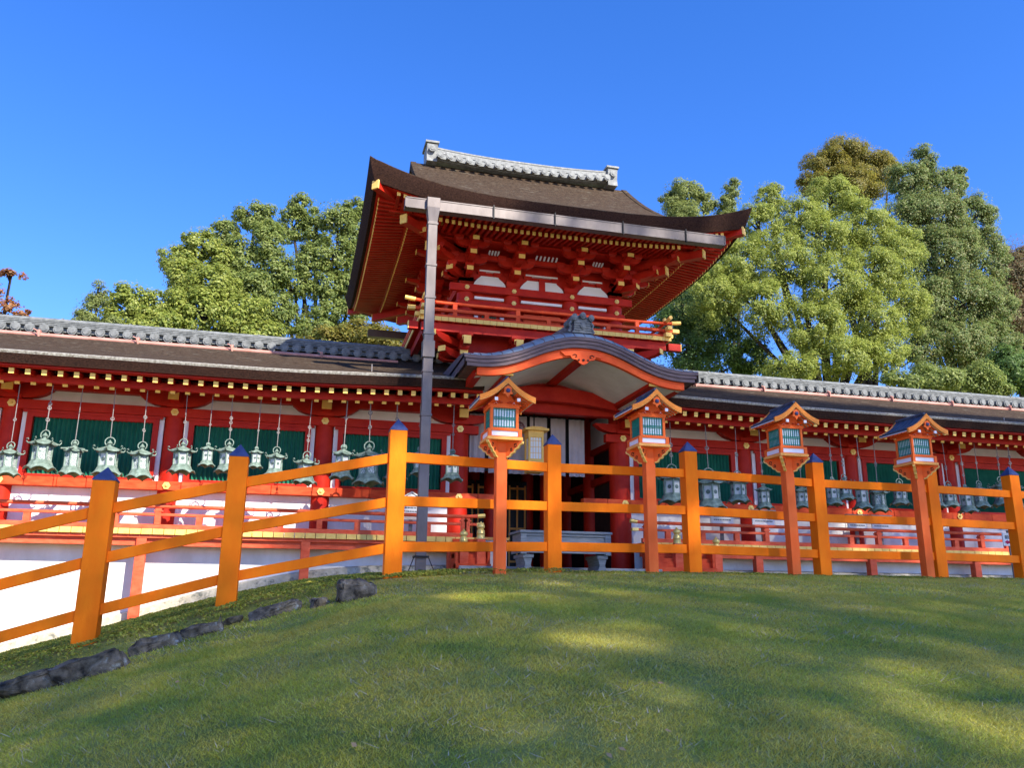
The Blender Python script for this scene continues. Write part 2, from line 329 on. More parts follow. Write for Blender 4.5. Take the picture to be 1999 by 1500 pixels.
def corridor(label, cols, xa, xb, va, vb, see):
    "cols: column positions; xa..xb roof extent; va..vb veranda extent; see: visible x range"
    B = thing('corridor_building', label, 'corridor building', (cols[len(cols)//2], YW, interp(cols[len(cols)//2], ZB)), 'vermilion corridors beside the gate')
    fz = lift
    # roof
    xs = [x for x in np.linspace(xa, xb, 60)]
    prof = [(15.27, 3.83, 1), (15.205, 3.99, 1), (15.19, 4.03, 1), (15.23, 4.055, 1), (16.0, 4.29, .9), (17.0, 4.63, .6), (18.0, 5.06, .3), (18.9, 5.46, 0),
            (19.8, 5.06, 0), (20.8, 4.63, 0), (21.8, 4.29, 0), (22.6, 4.03, 0), (22.53, 3.83, 0), (21.0, 4.15, 0), (18.9, 4.9, 0), (17.2, 4.16, .6), (16.0, 3.93, 1)]
    mi = [1, 2, 2, 0, 0, 0, 0, 0, 0, 0, 0, 1, 3, 3, 3, 3, 3]
    part('thatch_roof', loft(prof, xs, fz, mi, True), [THATCH, THATCH_E, LIP, RED], B)
    m = MB()                                     # ridge of tiles
    w0 = .21
    m.box(xa, xb, 18.9-.30, 18.9+.30, 5.24, 5.335, 0)
    for k, (hw, z0, z1) in enumerate(((.27, 5.525, 5.552), (.255, 5.568, 5.595), (.24, 5.611, 5.638), (.225, 5.652, 5.675))):
        m.box(xa, xb, 18.9-hw, 18.9+hw, z0, z1, 0)
    m.box(xa, xb, 18.9-.19, 18.9+.19, 5.30, 5.68, 0)
    m.tube([(xa, 18.9, 5.67), (xb, 18.9, 5.67)], .11, 12, 0)
    for x in np.arange(xa+.1, xb, .27):
        m.tube([(x, 18.52, 5.425), (x, 18.82, 5.47)], .055, 8, 0)
        m.tube([(x, 18.49, 5.425), (x, 18.53, 5.427)], .098, 14, 0); m.tube([(x, 18.475, 5.425), (x, 18.49, 5.425)], .066, 12, 0)
        m.box(x+.07, x+.20, 18.55, 18.8, 5.385, 5.405, 0)
    for x in np.arange(xa+.6, xb, 1.35):
        m.tube([(x-.02, 18.9, 5.67), (x+.02, 18.9, 5.67)], .125, 12, 0)
    part('tile_ridge', m, TILE_G, B, 40)
    m = MB(); pxa, pxb = (xa, 2.0) if xa < 0 else (7.2, xb)
    m.tube([(x, 18.36, 5.235) for x in np.linspace(pxa, pxb, 8)], .045, 10)
    for x in np.arange(pxa+.3, pxb, 1.9): m.box(x-.02, x+.02, 18.28, 18.42, 5.17, 5.33); m.tube([(x, 18.28, 5.17), (x-.03, 18.25, 5.30), (x-.10, 18.25, 5.33)], .012, 6)
    part('ridge_pipe', m, PIPE, B, 40)
    # eaves: soffit boards, purlins, rafters
    m = loft([(15.32, 3.80, 1), (16.3, 3.955, 1), (16.3, 3.975, 1), (15.32, 3.82, 1)], xs, fz, [0]*4, True)
    m2 = loft([(15.85, 3.705, 1), (17.2, 4.11, .6), (17.2, 4.13, .6), (15.85, 3.725, 1)], xs, fz, [0]*4, True); m.add(m2.v, m2.f)
    part('soffit_boards', m, RED, B)
    part('eave_batten', loft([(15.46, 3.79, 1), (15.46, 3.85, 1), (15.38, 3.84, 1), (15.38, 3.79, 1)], xs, fz, [0]*4, True), RED, B)
    part('eave_purlin', loft([(15.83, 3.635, 1), (15.83, 3.765, 1), (15.74, 3.765, 1), (15.74, 3.635, 1)], xs, fz, [0]*4, True), RED, B)
    m = MB(); m.box(xa, xb, 16.93, 17.13, 3.79, 3.97); part('wall_plate', m, RED, B)
    far_b, far_f = MB(), MB()
    for i, x in enumerate(np.arange(xa+.12, xb-.05, .255)):
        if see[0] < x < see[1]:
            for nm, me in (('rafter', BR_ME), ('flying_rafter', FR_ME)):
                o = bpy.data.objects.new(nm, me); COL.objects.link(o); o.parent = B; o.location = Vector((x, 0, fz(x)))-ORG[B.name]
        else:
            far_b.bar((x, 17.15, 4.04), (x, 15.80, 3.635), .075, .085, 0, endmi=1); far_f.bar((x, 16.5, 3.90), (x, 15.42, 3.73), .075, .085, 0, endmi=1)
    for nm, mm in (('far_rafters', far_b), ('far_flying_rafters', far_f)):
        if mm.f: props(part(nm, mm, [RED, GOLD], B), kind='stuff')
    # wall, bay by bay
    for i, c in enumerate(cols):
        m = MB(); m.lathe([(.185, 1.0), (.185, 3.60)], (c, 17.14, 0), 20); part('column', m, RED, B, 40)
        m = MB()
        n = 10; top = [(c-.66+1.32*k/n, 3.79) for k in range(n+1)]
        bot = [(x, 3.79-.19*min(1, (1-abs(x-c)/.68)*1.9)**.55 if abs(x-c) < .655 else 3.77) for x, _ in top]
        m.strip(top, bot, 16.91, 17.10); part('bracket_arm', m, RED, B)
        m = MB(); m.box(c-.16, c+.16, 16.88, 17.2, 3.585, 3.66); part('bearing_block', m, RED, B)
        m = MB(); m.box(c-.09, c+.09, 16.58, 16.91, 3.66, 3.83, 1); m.box(c-.095, c+.095, 16.56, 16.58, 3.655, 3.835, 0); part('beam_nose', m, [GOLD, RED], B)
        m = MB(); hexnail(m, c, 16.955, 3.485); hexnail(m, c, 16.925, 2.05); psplit('nail_cover', m, GILT, B)
        if i+1 < len(cols):
            d = cols[i+1]; a, b = c+.185, d-.185
            m = MB(); m.box(a, b, 17.10, 17.16, 3.58, 3.80); part('frieze_panel', m, WHITE, B)
            m = MB(); m.box(a, a+.085, 17.05, 17.12, 2.14, 3.39); m.box(b-.085, b, 17.05, 17.12, 2.14, 3.39); psplit('white_strip', m, WHITE, B)
            m = MB(); m.box(a-.03, b+.03, 17.10, 17.16, 1.15, 1.97); part('plaster_panel', m, WHITE_S, B)
            m = MB(); x0, x1 = a+.19, b-.19
            m.box(a+.085, x0, 17.0, 17.12, 2.14, 3.39); m.box(x1, b-.085, 17.0, 17.12, 2.14, 3.39)
            m.box(x0, x1, 17.0, 17.12, 3.26, 3.39); m.box(x0, x1, 16.99, 17.12, 2.14, 2.19); m.box(a+.02, b-.02, 16.975, 17.0, 3.335, 3.388)
            w = part('window', m, RED, B)
            m = MB(); nsl = int((x1-x0)/.079)
            for k in range(nsl):
                xk = x0+(k+.5)*(x1-x0)/nsl
                m.prism([(-.031, .035), (0, -.022), (.031, .035)], lambda p, q, z, xk=xk: (xk+p, 17.06+q, z), 2.19, 3.26)
            m.box(x0, x1, 17.11, 17.13, 2.19, 3.26)
            sl_ = link('slats', m.mesh('slats', GREEN, ORG[w.name]), w)
    m = MB(); m.box(cols[0]-.4, cols[-1]+.4, 16.955, 17.12, 3.395, 3.575); part('upper_tie_beam', m, RED, B, bevel=.01)
    m = MB(); xx = sorted([cols[0]-.4]+[c+s for c in cols for s in (-.95, .95)]+[cols[-1]+.4])
    for p, q in zip(xx[:-1], xx[1:]):
        if q-p > .05: m.box(p+.004, q-.004, 16.925, 17.12, 1.965, 2.135)
    part('lower_tie_beam', m, RED_W, B, bevel=.008)
    m = MB(); m.box(cols[0], cols[-1], 17.17, 17.4, 0, 4.1); part('back_wall', m, RED, B)
    # veranda
    m = MB()
    for x in np.arange(va, vb-.1, .19): m.box(x+.006, x+.184, 16.262, 17.0, 1.10, 1.185, 0); m.box(x+.006, x+.184, 16.24, 16.262, 1.09, 1.187, 1)
    part('veranda_floor', m, [RED_W, GOLD], B)
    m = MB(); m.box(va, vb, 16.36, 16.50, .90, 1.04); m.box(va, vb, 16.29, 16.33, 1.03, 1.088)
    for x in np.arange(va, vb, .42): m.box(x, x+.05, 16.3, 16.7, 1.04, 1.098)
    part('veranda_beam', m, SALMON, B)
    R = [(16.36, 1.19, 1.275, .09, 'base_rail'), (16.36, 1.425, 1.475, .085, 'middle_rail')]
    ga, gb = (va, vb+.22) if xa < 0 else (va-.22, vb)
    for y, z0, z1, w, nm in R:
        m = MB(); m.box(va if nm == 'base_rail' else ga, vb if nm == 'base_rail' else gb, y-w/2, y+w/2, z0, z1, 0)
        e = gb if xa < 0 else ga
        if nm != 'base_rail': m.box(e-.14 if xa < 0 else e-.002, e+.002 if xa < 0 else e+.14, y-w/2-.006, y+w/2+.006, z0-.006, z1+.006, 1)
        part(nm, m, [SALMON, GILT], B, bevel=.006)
    m = MB(); e = gb if xa < 0 else ga; s = 1 if xa < 0 else -1
    m.tube([(va if xa < 0 else vb, 16.36, 1.60), (e-s*.35, 16.36, 1.60), (e+s*.02, 16.36, 1.625)], .036, 10, 0)
    m.tube([(e-s*.12, 16.36, 1.615), (e+s*.03, 16.36, 1.63)], .043, 10, 1); part('top_rail', m, [SALMON, GILT], B, 40)
    mid = [(p+q)/2 for p, q in zip(cols[:-1], cols[1:])]
    for x in list(cols)+[e-s*.33]:
        if va < x < vb:
            m = MB(); m.box(x-.05, x+.05, 16.305, 16.415, 1.275, 1.56); m.box(x-.075, x+.075, 16.30, 16.42, 1.50, 1.53); part('railing_post', m, SALMON, B)
    for x in mid+[c+.71 for c in cols]+[c-.71 for c in cols]:
        if va < x < vb:
            m = MB(); m.box(x-.055, x+.055, 16.32, 16.40, 1.275, 1.425); part('railing_strut', m, SALMON, B)
    for x in cols:
        if va < x < vb:
            m = MB(); m.box(x-.31, x-.14, 16.30, 16.46, interp(x-.2, ZB)-.25, 1.095); part('veranda_post', m, SALMON, B, bevel=.01)
    xw = np.linspace(va, vb, 40)
    m = MB(); m.v = [(x, y, z) for x in xw for y, z in ((16.70, interp(x, ZB)-.3), (16.70, 1.10), (16.78, 1.10), (16.78, interp(x, ZB)-.3))]
    n = 4; m.f = [(i*n+k, (i+1)*n+k, (i+1)*n+(k+1) % n, i*n+(k+1) % n) for i in range(39) for k in range(4)]; m.m = [0]*len(m.f)
    part('white_base_wall', m, WHITE_S, B)
    m = MB(); m.v = [(x, y, z) for x in xw for y, z in ((16.58, interp(x, ZB)-.5), (16.60, interp(x, ZB)+.16), (16.69, interp(x, ZB)+.19), (16.69, interp(x, ZB)-.5))]
    m.f = [(i*n+k, (i+1)*n+k, (i+1)*n+(k+1) % n, i*n+(k+1) % n) for i in range(39) for k in range(4)]; m.m = [0]*len(m.f)
    part('stone_plinth', m, PLINTH, B)
    # newel posts with gilt caps and steps at the gate end
    nw = ((3.12, .98, .035), (3.45, 1.13, 0)) if xa < 0 else ((7.53, 1.14, 0), (8.40, .97, 0))
    for x, zt, _ in nw:
        y = 15.8; gz = interp(x, ZB)
        m = MB(); m.box(x-.085, x+.085, y-.085, y+.085, gz-.2, zt); n_ = part('newel_post', m, SALMON, B, bevel=.01)
        m = MB(); m.lathe([(.088, 0), (.088, .02), (.078, .03), (.078, .09), (.085, .10), (.078, .11), (.075, .16), (.06, .175), (.05, .19), (.075, .215), (.08, .24), (.062, .275), (.03, .295), (.012, .33), (.001, .335)], (x, y, zt), 14)
        link('finial', m.mesh('finial', GILT, ORG[n_.name], 60), n_)
    m = MB(); xs0, xs1 = (2.95, 3.62) if xa < 0 else (6.95, 8.30)
    for k in range(3):
        z = .62+.19*k; m.box(xs0, xs1, 15.62+.2*k, 15.9+.2*k, z-.04, z+.04); m.box(xs0+.03, xs1-.03, 15.78+.2*k, 15.82+.2*k, z+.04, z+.15)
    m.box(xs0, xs0+.05, 15.7, 16.25, .4, 1.05); m.box(xs1-.05, xs1, 15.7, 16.25, .4, 1.05)
    part('side_steps', m, RED_W, B)
    return B
LC = [-13.75, -10.92, -8.09, -5.27, -2.42, .44, 3.22]
RC = [6.88, 9.90, 12.72, 15.50, 18.3, 21.1, 23.9]
corridor('sunlit vermilion corridor left of the gate with brown thatched eaves and tall white base wall', LC, -15.2, 3.35, -15.2, 3.40, (-6.2, 3.4))
corridor('shaded vermilion corridor right of the gate with dark thatched eaves above the lanterns', RC, 6.75, 26, 7.0, 26, (6.6, 18.2))

# ------------------------------------------------------------------ two-storeyed gate
G = thing('gate_tower', 'two-storey vermilion gate tower with sweeping thatched roof, balcony and undulating porch roof', 'gate tower', (XC, 18.9, .5))
YR = 18.9; YE = 14.88; YB = 2*YR-YE; HX = 4.15; XL, XRr = XC-HX, XC+HX
UC = [3.29, 4.36, 5.72, 6.80]                  # upper columns
def hroof(s): return .44*s+.062*s*s
def eave_lift(x, y):
    a = abs(x-XC)/HX; b = abs(y-YR)/(YB-YR)
    cx = .52*max(0, a)**3.6; cy = .46*max(0, b)**3.4
    return cx, cy
def edge_front(x): return 7.86+.54*(abs(x-XC)/HX)**3.4
def edge_side(y): return 7.86+.54*(abs(y-YR)/(YR-YE))**3.4
LG = 2.82                                       # half length of the gabled upper roof
def roof_top(x, y):
    sx = HX-abs(x-XC); sy = (YR-YE)-abs(y-YR)
    sx = max(sx, 0); sy = max(sy, 0)
    zf = edge_front(x)*math.exp(-sy*.9)+7.86*(1-math.exp(-sy*.9))+hroof(sy)
    zs = edge_side(y)*math.exp(-sx*.9)+7.86*(1-math.exp(-sx*.9))+hroof(sx)
    if sx+sy < 1e-6: return edge_front(x)
    if abs(x-XC) <= LG+1e-6: return zf
    # soft meeting line at the hips
    k = .12; h = max(0, k-abs(zf-zs))/k
    return min(zf, zs)-h*h*k*.25
# thatch skin as a height grid with a step at the gables, thick edge and dark soffit
u = list(np.linspace(-HX, -LG-.02, 12))+list(np.linspace(-LG, LG, 41))+list(np.linspace(LG+.02, HX, 12))
v = list(np.linspace(YE, YB, 61))
m = MB(); nu = len(u)
m.v = [(XC+p, q, roof_top(XC+p, q)) for q in v for p in u]
m.f = [(j*nu+i, j*nu+i+1, (j+1)*nu+i+1, (j+1)*nu+i) for j in range(len(v)-1) for i in range(nu-1)]; m.m = [0]*len(m.f)
def ring_pts():
    pts = [(XC+p, YE) for p in u]+[(XC+HX, q) for q in v[1:]]+[(XC+p, YB) for p in reversed(u[:-1])]+[(XC-HX, q) for q in reversed(v[1:-1])]
    return pts
RP = ring_pts()
def thick(x, y):
    c = max(abs(x-XC)/HX*(1 if abs(y-YR) > YR-YE-.01 else 1), 0)
    e = max(min(abs(x-XC)/HX, 1)**4 if abs(abs(y-YR)-(YR-YE)) < .01 else 0, min(abs(y-YR)/(YR-YE), 1)**4 if abs(abs(x-XC)-HX) < .01 else 0)
    return .30+.16*e
def inset(x, y, d): return (XC+(x-XC)*(1-d/HX), YR+(y-YR)*(1-d/(YR-YE)))
rows = []
for d, k in ((0, 0), (.0, .04), (.07, .62), (.13, 1.0), (.45, .97)):
    row = []
    for x, y in RP:
        xx, yy = inset(x, y, d); row.append((xx, yy, roof_top(x, y)+.0-thick(x, y)*k))
    rows.append(row)
k0 = len(m.v); n = len(RP)
for r in rows: m.v += r
for a in range(len(rows)-1):
    for i in range(n):
        m.f.append((k0+a*n+i, k0+(a+1)*n+i, k0+(a+1)*n+(i+1) % n, k0+a*n+(i+1) % n)); m.m.append(1 if a > 0 else 0)
part('thatch_roof', m, [THATCH, THATCH_E], G, 50)
# soffit boards: from inside the thatch edge to the wall head
def soffit(x, y):
    "height of the underside of the boards"
    sx = HX-abs(x-XC); sy = (YR-YE)-abs(y-YR)
    zf = edge_front(x)*math.exp(-max(sy, 0)*.75)+7.86*(1-math.exp(-max(sy, 0)*.75))+.155*sy
    zs = edge_side(y)*math.exp(-max(sx, 0)*.75)+7.86*(1-math.exp(-max(sx, 0)*.75))+.155*sx
    return min(zf, zs)-.34
m = MB(); uu = list(np.linspace(-HX+.2, HX-.2, 49)); vv = list(np.linspace(YE+.2, YB-.2, 49)); nu = len(uu)
m.v = [(XC+p, q, soffit(XC+p, q)) for q in vv for p in uu]
m.f = [(j*nu+i, j*nu+i+1, (j+1)*nu+i+1, (j+1)*nu+i) for j in range(48) for i in range(48)]; m.m = [0]*len(m.f)
part('soffit_boards', m, RED, G)
# gable boards and gable walls
m = MB()
for sx in (-1, 1):
    x = XC+sx*(LG-.12)
    pl = [(y, roof_top(XC, y)-.10) for y in np.linspace(YR-2.0, YR+2.0, 31)]
    m.prism(pl+[(YR+2.0, 8.9), (YR-2.0, 8.9)], lambda p, q, a: (a, p, q), x-.03, x+.03)
psplit('gable_wall', m, RED, G)
m = MB()
for sx in (-1, 1):
    x = XC+sx*(LG+.005)
    ys = np.linspace(YR-3.1, YR+3.1, 41)
    tp = [(y, roof_top(XC, y)+.03) for y in ys]; bt = [(y, z-.20) for y, z in tp]
    k0 = len(m.v)
    for a in (x-.07, x+.07): m.v += [(a, y, z) for y, z in tp]+[(a, y, z) for y, z in bt]
    n = len(ys)
    for i in range(n-1):
        m.f += [(k0+i, k0+i+1, k0+n+i+1, k0+n+i), (k0+2*n+i, k0+3*n+i, k0+3*n+i+1, k0+2*n+i+1), (k0+i, k0+2*n+i, k0+2*n+i+1, k0+i+1), (k0+n+i, k0+n+i+1, k0+3*n+i+1, k0+3*n+i)]; m.m += [0]*4
psplit('gable_edge', m, THATCH, G)
# ridge
m = MB(); RX0, RX1 = XC-2.44, XC+2.44; zr = roof_top(XC, YR)
def rz(x): return zr-.02+.10*(abs(x-XC)/2.44)**2.5
xs = np.linspace(RX0+.15, RX1-.15, 25)
for hw, a, b in ((.25, .02, .12), (.22, .12, .17), (.235, .175, .225), (.22, .23, .28), (.23, .285, .325), (.18, .0, .34)):
    k0 = len(m.v)
    for x in xs: m.v += [(x, YR-hw, rz(x)+a), (x, YR-hw, rz(x)+b), (x, YR+hw, rz(x)+b), (x, YR+hw, rz(x)+a)]
    for i in range(len(xs)-1):
        for k in range(4): m.f.append((k0+i*4+k, k0+i*4+(k+1) % 4, k0+(i+1)*4+(k+1) % 4, k0+(i+1)*4+k)); m.m.append(0)
m.tube([(x, YR, rz(x)+.33) for x in xs], .095, 10)
for x in np.arange(RX0+.22, RX1-.15, .245):
    m.tube([(x, YR-.44, rz(x)+.02), (x, YR-.2, rz(x)+.08)], .055, 8); m.tube([(x, YR-.46, rz(x)+.02), (x, YR-.42, rz(x)+.022)], .088, 14)
    m.tube([(x, YR-.472, rz(x)+.02), (x, YR-.46, rz(x)+.02)], .058, 12)
rdg = part('tile_ridge', m, TILE, G, 40)
for sx in (-1, 1):
    m = MB(); x = XC+sx*2.40; z = rz(x)
    m.prism([(-.30, -.12), (.30, -.12), (.27, .08), (.31, .34), (.24, .38), (-.24, .38), (-.31, .34), (-.27, .08)], lambda p, q, a, z=z: (a, YR+p, z+q), x-.13, x+.13)
    m.box(x-.17, x+.17, YR-.33, YR+.33, z+.38, z+.43)
    m.tube([(x, YR-.32, z+.20), (x, YR-.36, z+.20)], .085, 14); m.tube([(x, YR-.32, z+.20), (x, YR-.375, z+.20)], .05, 12)
    link('ridge_end_tile', m.mesh('ridge_end_tile', TILE, ORG[rdg.name], 40), rdg)
# rafters under the front eave: flying rafters to the gutter, base rafters with yellow ends behind
def frontz(x, y): return soffit(x, y)-.04
fl_me = {}
YW2 = 17.0
def rafter_obj(nm, a, b, endmi, w=.06, h=.075):
    m = MB(); m.bar(a, b, w, h, 0, endmi=endmi); return m
xr = np.arange(XC-HX+.62, XC+HX-.6, .133)
for x in xr:
    x = float(x)
    y_in = max(15.6, YE+.15+max(0, abs(x-XC)-2.3)*.6)
    part('flying_rafter', rafter_obj('r', (x, 15.95, frontz(x, 15.95)+.02), (x, 15.12, frontz(x, 15.12)), 1), [RED, GOLD], G)
    if abs(x-XC) < 2.85:
        part('base_rafter', rafter_obj('r', (x, 17.0, frontz(x, 17.0)-.03), (x, 15.62, frontz(x, 15.62)-.085), 1), [RED, GOLD], G)
m = MB(); xs = np.linspace(XC-HX+.5, XC+HX-.5, 30)
for a, b in zip(xs[:-1], xs[1:]):
    m.bar((a, 15.74, frontz(a, 15.74)-.035), (b, 15.74, frontz(b, 15.74)-.035), .06, .05)
    m.bar((a, 15.10, frontz(a, 15.10)+.055), (b, 15.10, frontz(b, 15.10)+.055), .06, .05)
psplit('eave_purlin', m, RED, G)
for sx, nm in ((-1, 'side_rafters'), (1, 'side_rafters')):
    m = MB()
    for y in np.arange(YE+.6, YB-.6, .133):
        y = float(y); xo = XC+sx*(HX-.26); xm = XC+sx*(HX-.95); xi = XC+sx*1.9
        m.bar((xm+(-sx)*.1, y, soffit(xm, y)-.03), (xo, y, soffit(xo, y)-.035), .055, .07, 0, endmi=1)
        if 15.9 < y < 21.9: m.bar((xi, y, soffit(xi, y)-.02), (xm, y, soffit(xm, y)-.11), .055, .07, 0, endmi=1)
    ys = np.linspace(YE+.5, YB-.5, 30)
    for a, b in zip(ys[:-1], ys[1:]):
        for xq, dz in ((XC+sx*(HX-.27), .05), (XC+sx*(HX-.93), -.04)):
            m.bar((xq, a, soffit(xq, a)+dz-.035), (xq, b, soffit(xq, b)+dz-.035), .06, .05)
    props(part(nm, m, [RED, GOLD], G), kind='stuff')
m = MB()
for y in np.arange(18.9+1.9, YB-.3, 9): pass
# hip rafters at the corners with gilt fittings
for sx in (-1, 1):
    for sy in (-1, 1):
        cx, cy = XC+sx*HX, YR+sy*(YR-YE)
        def hp(t): x, y = cx-sx*t, cy-sy*t; return Vector((x, y, soffit(x, y)-.09-.03*t))
        m = MB(); m.bar(hp(2.3), hp(.16), .15, .17, 0, endmi=1, end_len=.03); part('hip_rafter', m, [RED, GOLD], G)
        m = MB(); m.bar(hp(2.3)+Vector((0, 0, -.17)), hp(.80)+Vector((0, 0, -.15)), .16, .18, 0, endmi=1, end_len=.02); part('lower_hip_rafter', m, [RED, GOLD], G)
        a = hp(1.42)+Vector((0, 0, -.36)); b = hp(2.6)+Vector((0, 0, -.52))
        m = MB(); m.bar(b, a, .16, .20, 0, endmi=1, end_len=.02); part('tail_rafter', m, [RED, GOLD], G)
# gutter, rear gutter, downspout
m = MB()
gp = lambda x: 7.29+.0*x
m.v = []
m.box(1.62, 8.34, 14.63, 14.645, 7.28, 7.49); m.box(1.62, 8.34, 14.80, 14.815, 7.28, 7.49); m.box(1.62, 8.34, 14.645, 14.80, 7.28, 7.30)
m.box(1.60, 1.62, 14.62, 14.82, 7.275, 7.495); m.box(8.34, 8.36, 14.62, 14.82, 7.275, 7.495)
m.box(1.6, 8.36, 14.62, 14.632, 7.475, 7.495); m.box(1.6, 8.36, 14.62, 14.632, 7.275, 7.290)
gut = part('gutter', m, GUTTER, G)
m = MB()
for x in (2.1, 3.34, 4.6, 6.05, 7.45):
    m = MB(); m.box(x-.012, x+.012, 14.60, 14.628, 7.24, 7.53); m.bar((x, 14.62, 7.25), (x, 15.0, 7.50), .02, .02)
    link('gutter_bracket', m.mesh('gutter_bracket', BLACK, ORG[gut.name]), gut)
m = MB(); m.box(1.62, 8.34, 22.95, 23.15, 7.26, 7.47); part('rear_gutter', m, GUTTER, G)
m = MB(); dx, dyy = 2.14, 14.64
def sq(z, w): return [(dx-w, dyy-w*.8, z), (dx+w, dyy-w*.8, z), (dx+w, dyy+w*.8, z), (dx-w, dyy+w*.8, z)]
prof = [(7.50, .125), (7.30, .125), (7.08, .095), (7.02, .088), (6.90, .088), (.42, .088)]
k0 = len(m.v)
for z, w in prof: m.v += sq(z, w)
for i in range(len(prof)-1):
    for k in range(4): m.f.append((k0+i*4+k, k0+(i+1)*4+k, k0+(i+1)*4+(k+1) % 4, k0+i*4+(k+1) % 4)); m.m.append(0)
for z in (6.95, 6.1, 5.45, 4.74, 4.02, 3.20, 1.6):
    m.v += []; k0 = len(m.v); m.v += sq(z, .102)+sq(z+.045, .102); m.f += [(k0+k, k0+(k+1) % 4, k0+4+(k+1) % 4, k0+4+k) for k in range(4)]+[(k0, k0+1, k0+2, k0+3), (k0+7, k0+6, k0+5, k0+4)]; m.m += [0]*6
m.box(dx-.11, dx+.11, dyy-.1, dyy+.1, 4.30, 4.62)
dsp = part('downspout', m, GUTTER, G, bevel=.006)
m = MB(); m.box(dx-.13, dx+.13, dyy-.11, dyy+.11, .70, .73)
for a in (-1, 1): m.bar((dx+a*.12, dyy-.05, .72), (dx+a*.24, dyy-.15, .42), .012, .012); m.bar((dx+a*.03, dyy-.1, .72), (dx+a*.03, dyy-.1, .80), .02, .02)
link('guy_bracket', m.mesh('guy_bracket', BLACK, ORG[dsp.name]), dsp)

# upper storey walls
for x in UC:
    for y in (17.15, 18.9, 20.65):
        if y == 18.9 and x in UC[1:3]: continue
        m = MB(); m.lathe([(.19, 5.7), (.19, 6.60)], (x, y, 0), 18); part('upper_column', m, RED, G, 40)
m = MB(); m.box(UC[0], UC[3], 17.12, 20.7, 4.4, 7.8); part('upper_wall', m, RED, G)
def around(nm, z0, z1, off, mt, ext=.0, bev=.008):
    m = MB(); a, b = UC[0]-off, UC[3]+off; y0, y1 = 17.15-off, 20.65+off
    m.box(a-ext, b+ext, y0, y0+.1, z0, z1); m.box(a-ext, b+ext, y1-.1, y1, z0, z1)
    m.box(a, a+.1, y0+.1, y1-.1, z0, z1); m.box(b-.1, b, y0+.1, y1-.1, z0, z1)
    return part(nm, m, mt, G, bevel=bev)
around('upper_tie_beam', 6.59, 6.76, .22, RED, .16); around('lower_tie_beam', 6.22, 6.38, .20, RED, .0)
around('wall_plate', 7.66, 7.80, .25, RED, .3)
for x in UC:
    m = MB(); hexnail(m, x, 16.93, 6.675, .055); hexnail(m, x, 16.95, 6.40, .055); psplit('nail_cover', m, GILT, G)
for a, b in zip(UC[:-1], UC[1:]):
    m = MB(); m.box(a+.20, b-.20, 17.06, 17.13, 6.47, 6.53); psplit('white_strip', m, WHITE, G)
    m = MB(); zt, zb = 7.02, 6.76
    n = 12; poly = [(a+.16, zb), (b-.16, zb)]
    up_ = [(lerp(b-.16, b-.34, sstep(0, 1, k/6)), lerp(zb, zt, (k/6)**.6)) for k in range(1, 7)]; dn = [(lerp(a+.34, a+.16, sstep(0, 1, k/6)), lerp(zt, zb, (k/6)**1.6)) for k in range(0, 6)]
    m.prism(poly+up_+dn, lambda p, q, y: (p, y, q), 17.05, 17.13); part('plaster_panel', m, WHITE, G)
    m = MB(); m.box(a+.3, b-.3, 17.05, 17.13, 7.13, 7.17); psplit('white_strip', m, WHITE, G)
c = (UC[1]+UC[2])/2
m = MB(); m.box(c-.07, c+.07, 17.02, 17.14, 6.76, 7.08); part('strut', m, RED, G)
m = MB(); m.box(UC[0]+.38, UC[0]+.72, 17.06, 17.13, 5.82, 6.06); w = part('upper_window', m, RED, G)
for aa, bb, nm in ((UC[0], UC[1], 'a'), (UC[2], UC[3], 'b')):
    m = MB()
    for k in range(7): x = lerp(aa+.37, bb-.37, (k+.5)/7); m.prism([(-.024, .03), (0, -.02), (.024, .03)], lambda p, q, z, x=x: (x+p, 17.04+q, z), 5.80, 6.10)
    part('green_lattice', m, GREEN, G)
    m = MB(); m.box(aa+.20, aa+.28, 17.04, 17.13, 5.8, 6.10); m.box(bb-.28, bb-.20, 17.04, 17.13, 5.8, 6.10); psplit('white_strip', m, WHITE, G)
m = MB(); m.box(UC[1]+.25, UC[2]-.25, 17.03, 17.13, 5.8, 6.2); m.box(c-.02, c+.02, 17.01, 17.04, 5.8, 6.2); part('upper_door', m, RED_W, G, label='bright red door leaves behind the balcony railing')

# bracket sets carrying the eave
def arm_x(m, xc, y, z, L, h=.13, t=.13):
    top = [(xc-L/2+L*k/10, z+h) for k in range(11)]
    bot = [(x, z+h-h*min(1, (1-abs(x-xc)/(L/2))*2.2+.25)**.6) for x, _ in top]
    m.strip(top, bot, y-t/2, y+t/2, 0)
def arm_d(m, x, y, z, dx_, dy_, L, h=.13, t=.13, nose=True):
    "projecting arm with curved underside and yellow nose"
    prof = [(0, 0), (L*.72, 0), (L*.90, h*.25), (L, h*.6), (L, h), (0, h)]
    px, py = -dy_, dx_
    m.prism(prof, lambda p, q, a: (x+dx_*p+px*a, y+dy_*p+py*a, z+q), -t/2, t/2, 0)
    if nose: m.bar((x+dx_*(L-.002), y+dy_*(L-.002), z+h*.72), (x+dx_*(L+.012), y+dy_*(L+.012), z+h*.72), t+.01, h*.72, 1)
def blk(m, x, y, z, w=.19, h=.11):
    m.box(x-w/2, x+w/2, y-w/2, y+w/2, z+h*.45, z+h, 0)
    k0 = len(m.v); a = w/2; b = w*.36
    m.v += [(x-b, y-b, z), (x+b, y-b, z), (x+b, y+b, z), (x-b, y+b, z), (x-a, y-a, z+h*.45), (x+a, y-a, z+h*.45), (x+a, y+a, z+h*.45), (x-a, y+a, z+h*.45)]
    m.f += [(k0, k0+3, k0+2, k0+1), (k0, k0+1, k0+5, k0+4), (k0+1, k0+2, k0+6, k0+5), (k0+2, k0+3, k0+7, k0+6), (k0+3, k0, k0+4, k0+7)]; m.m += [0]*5
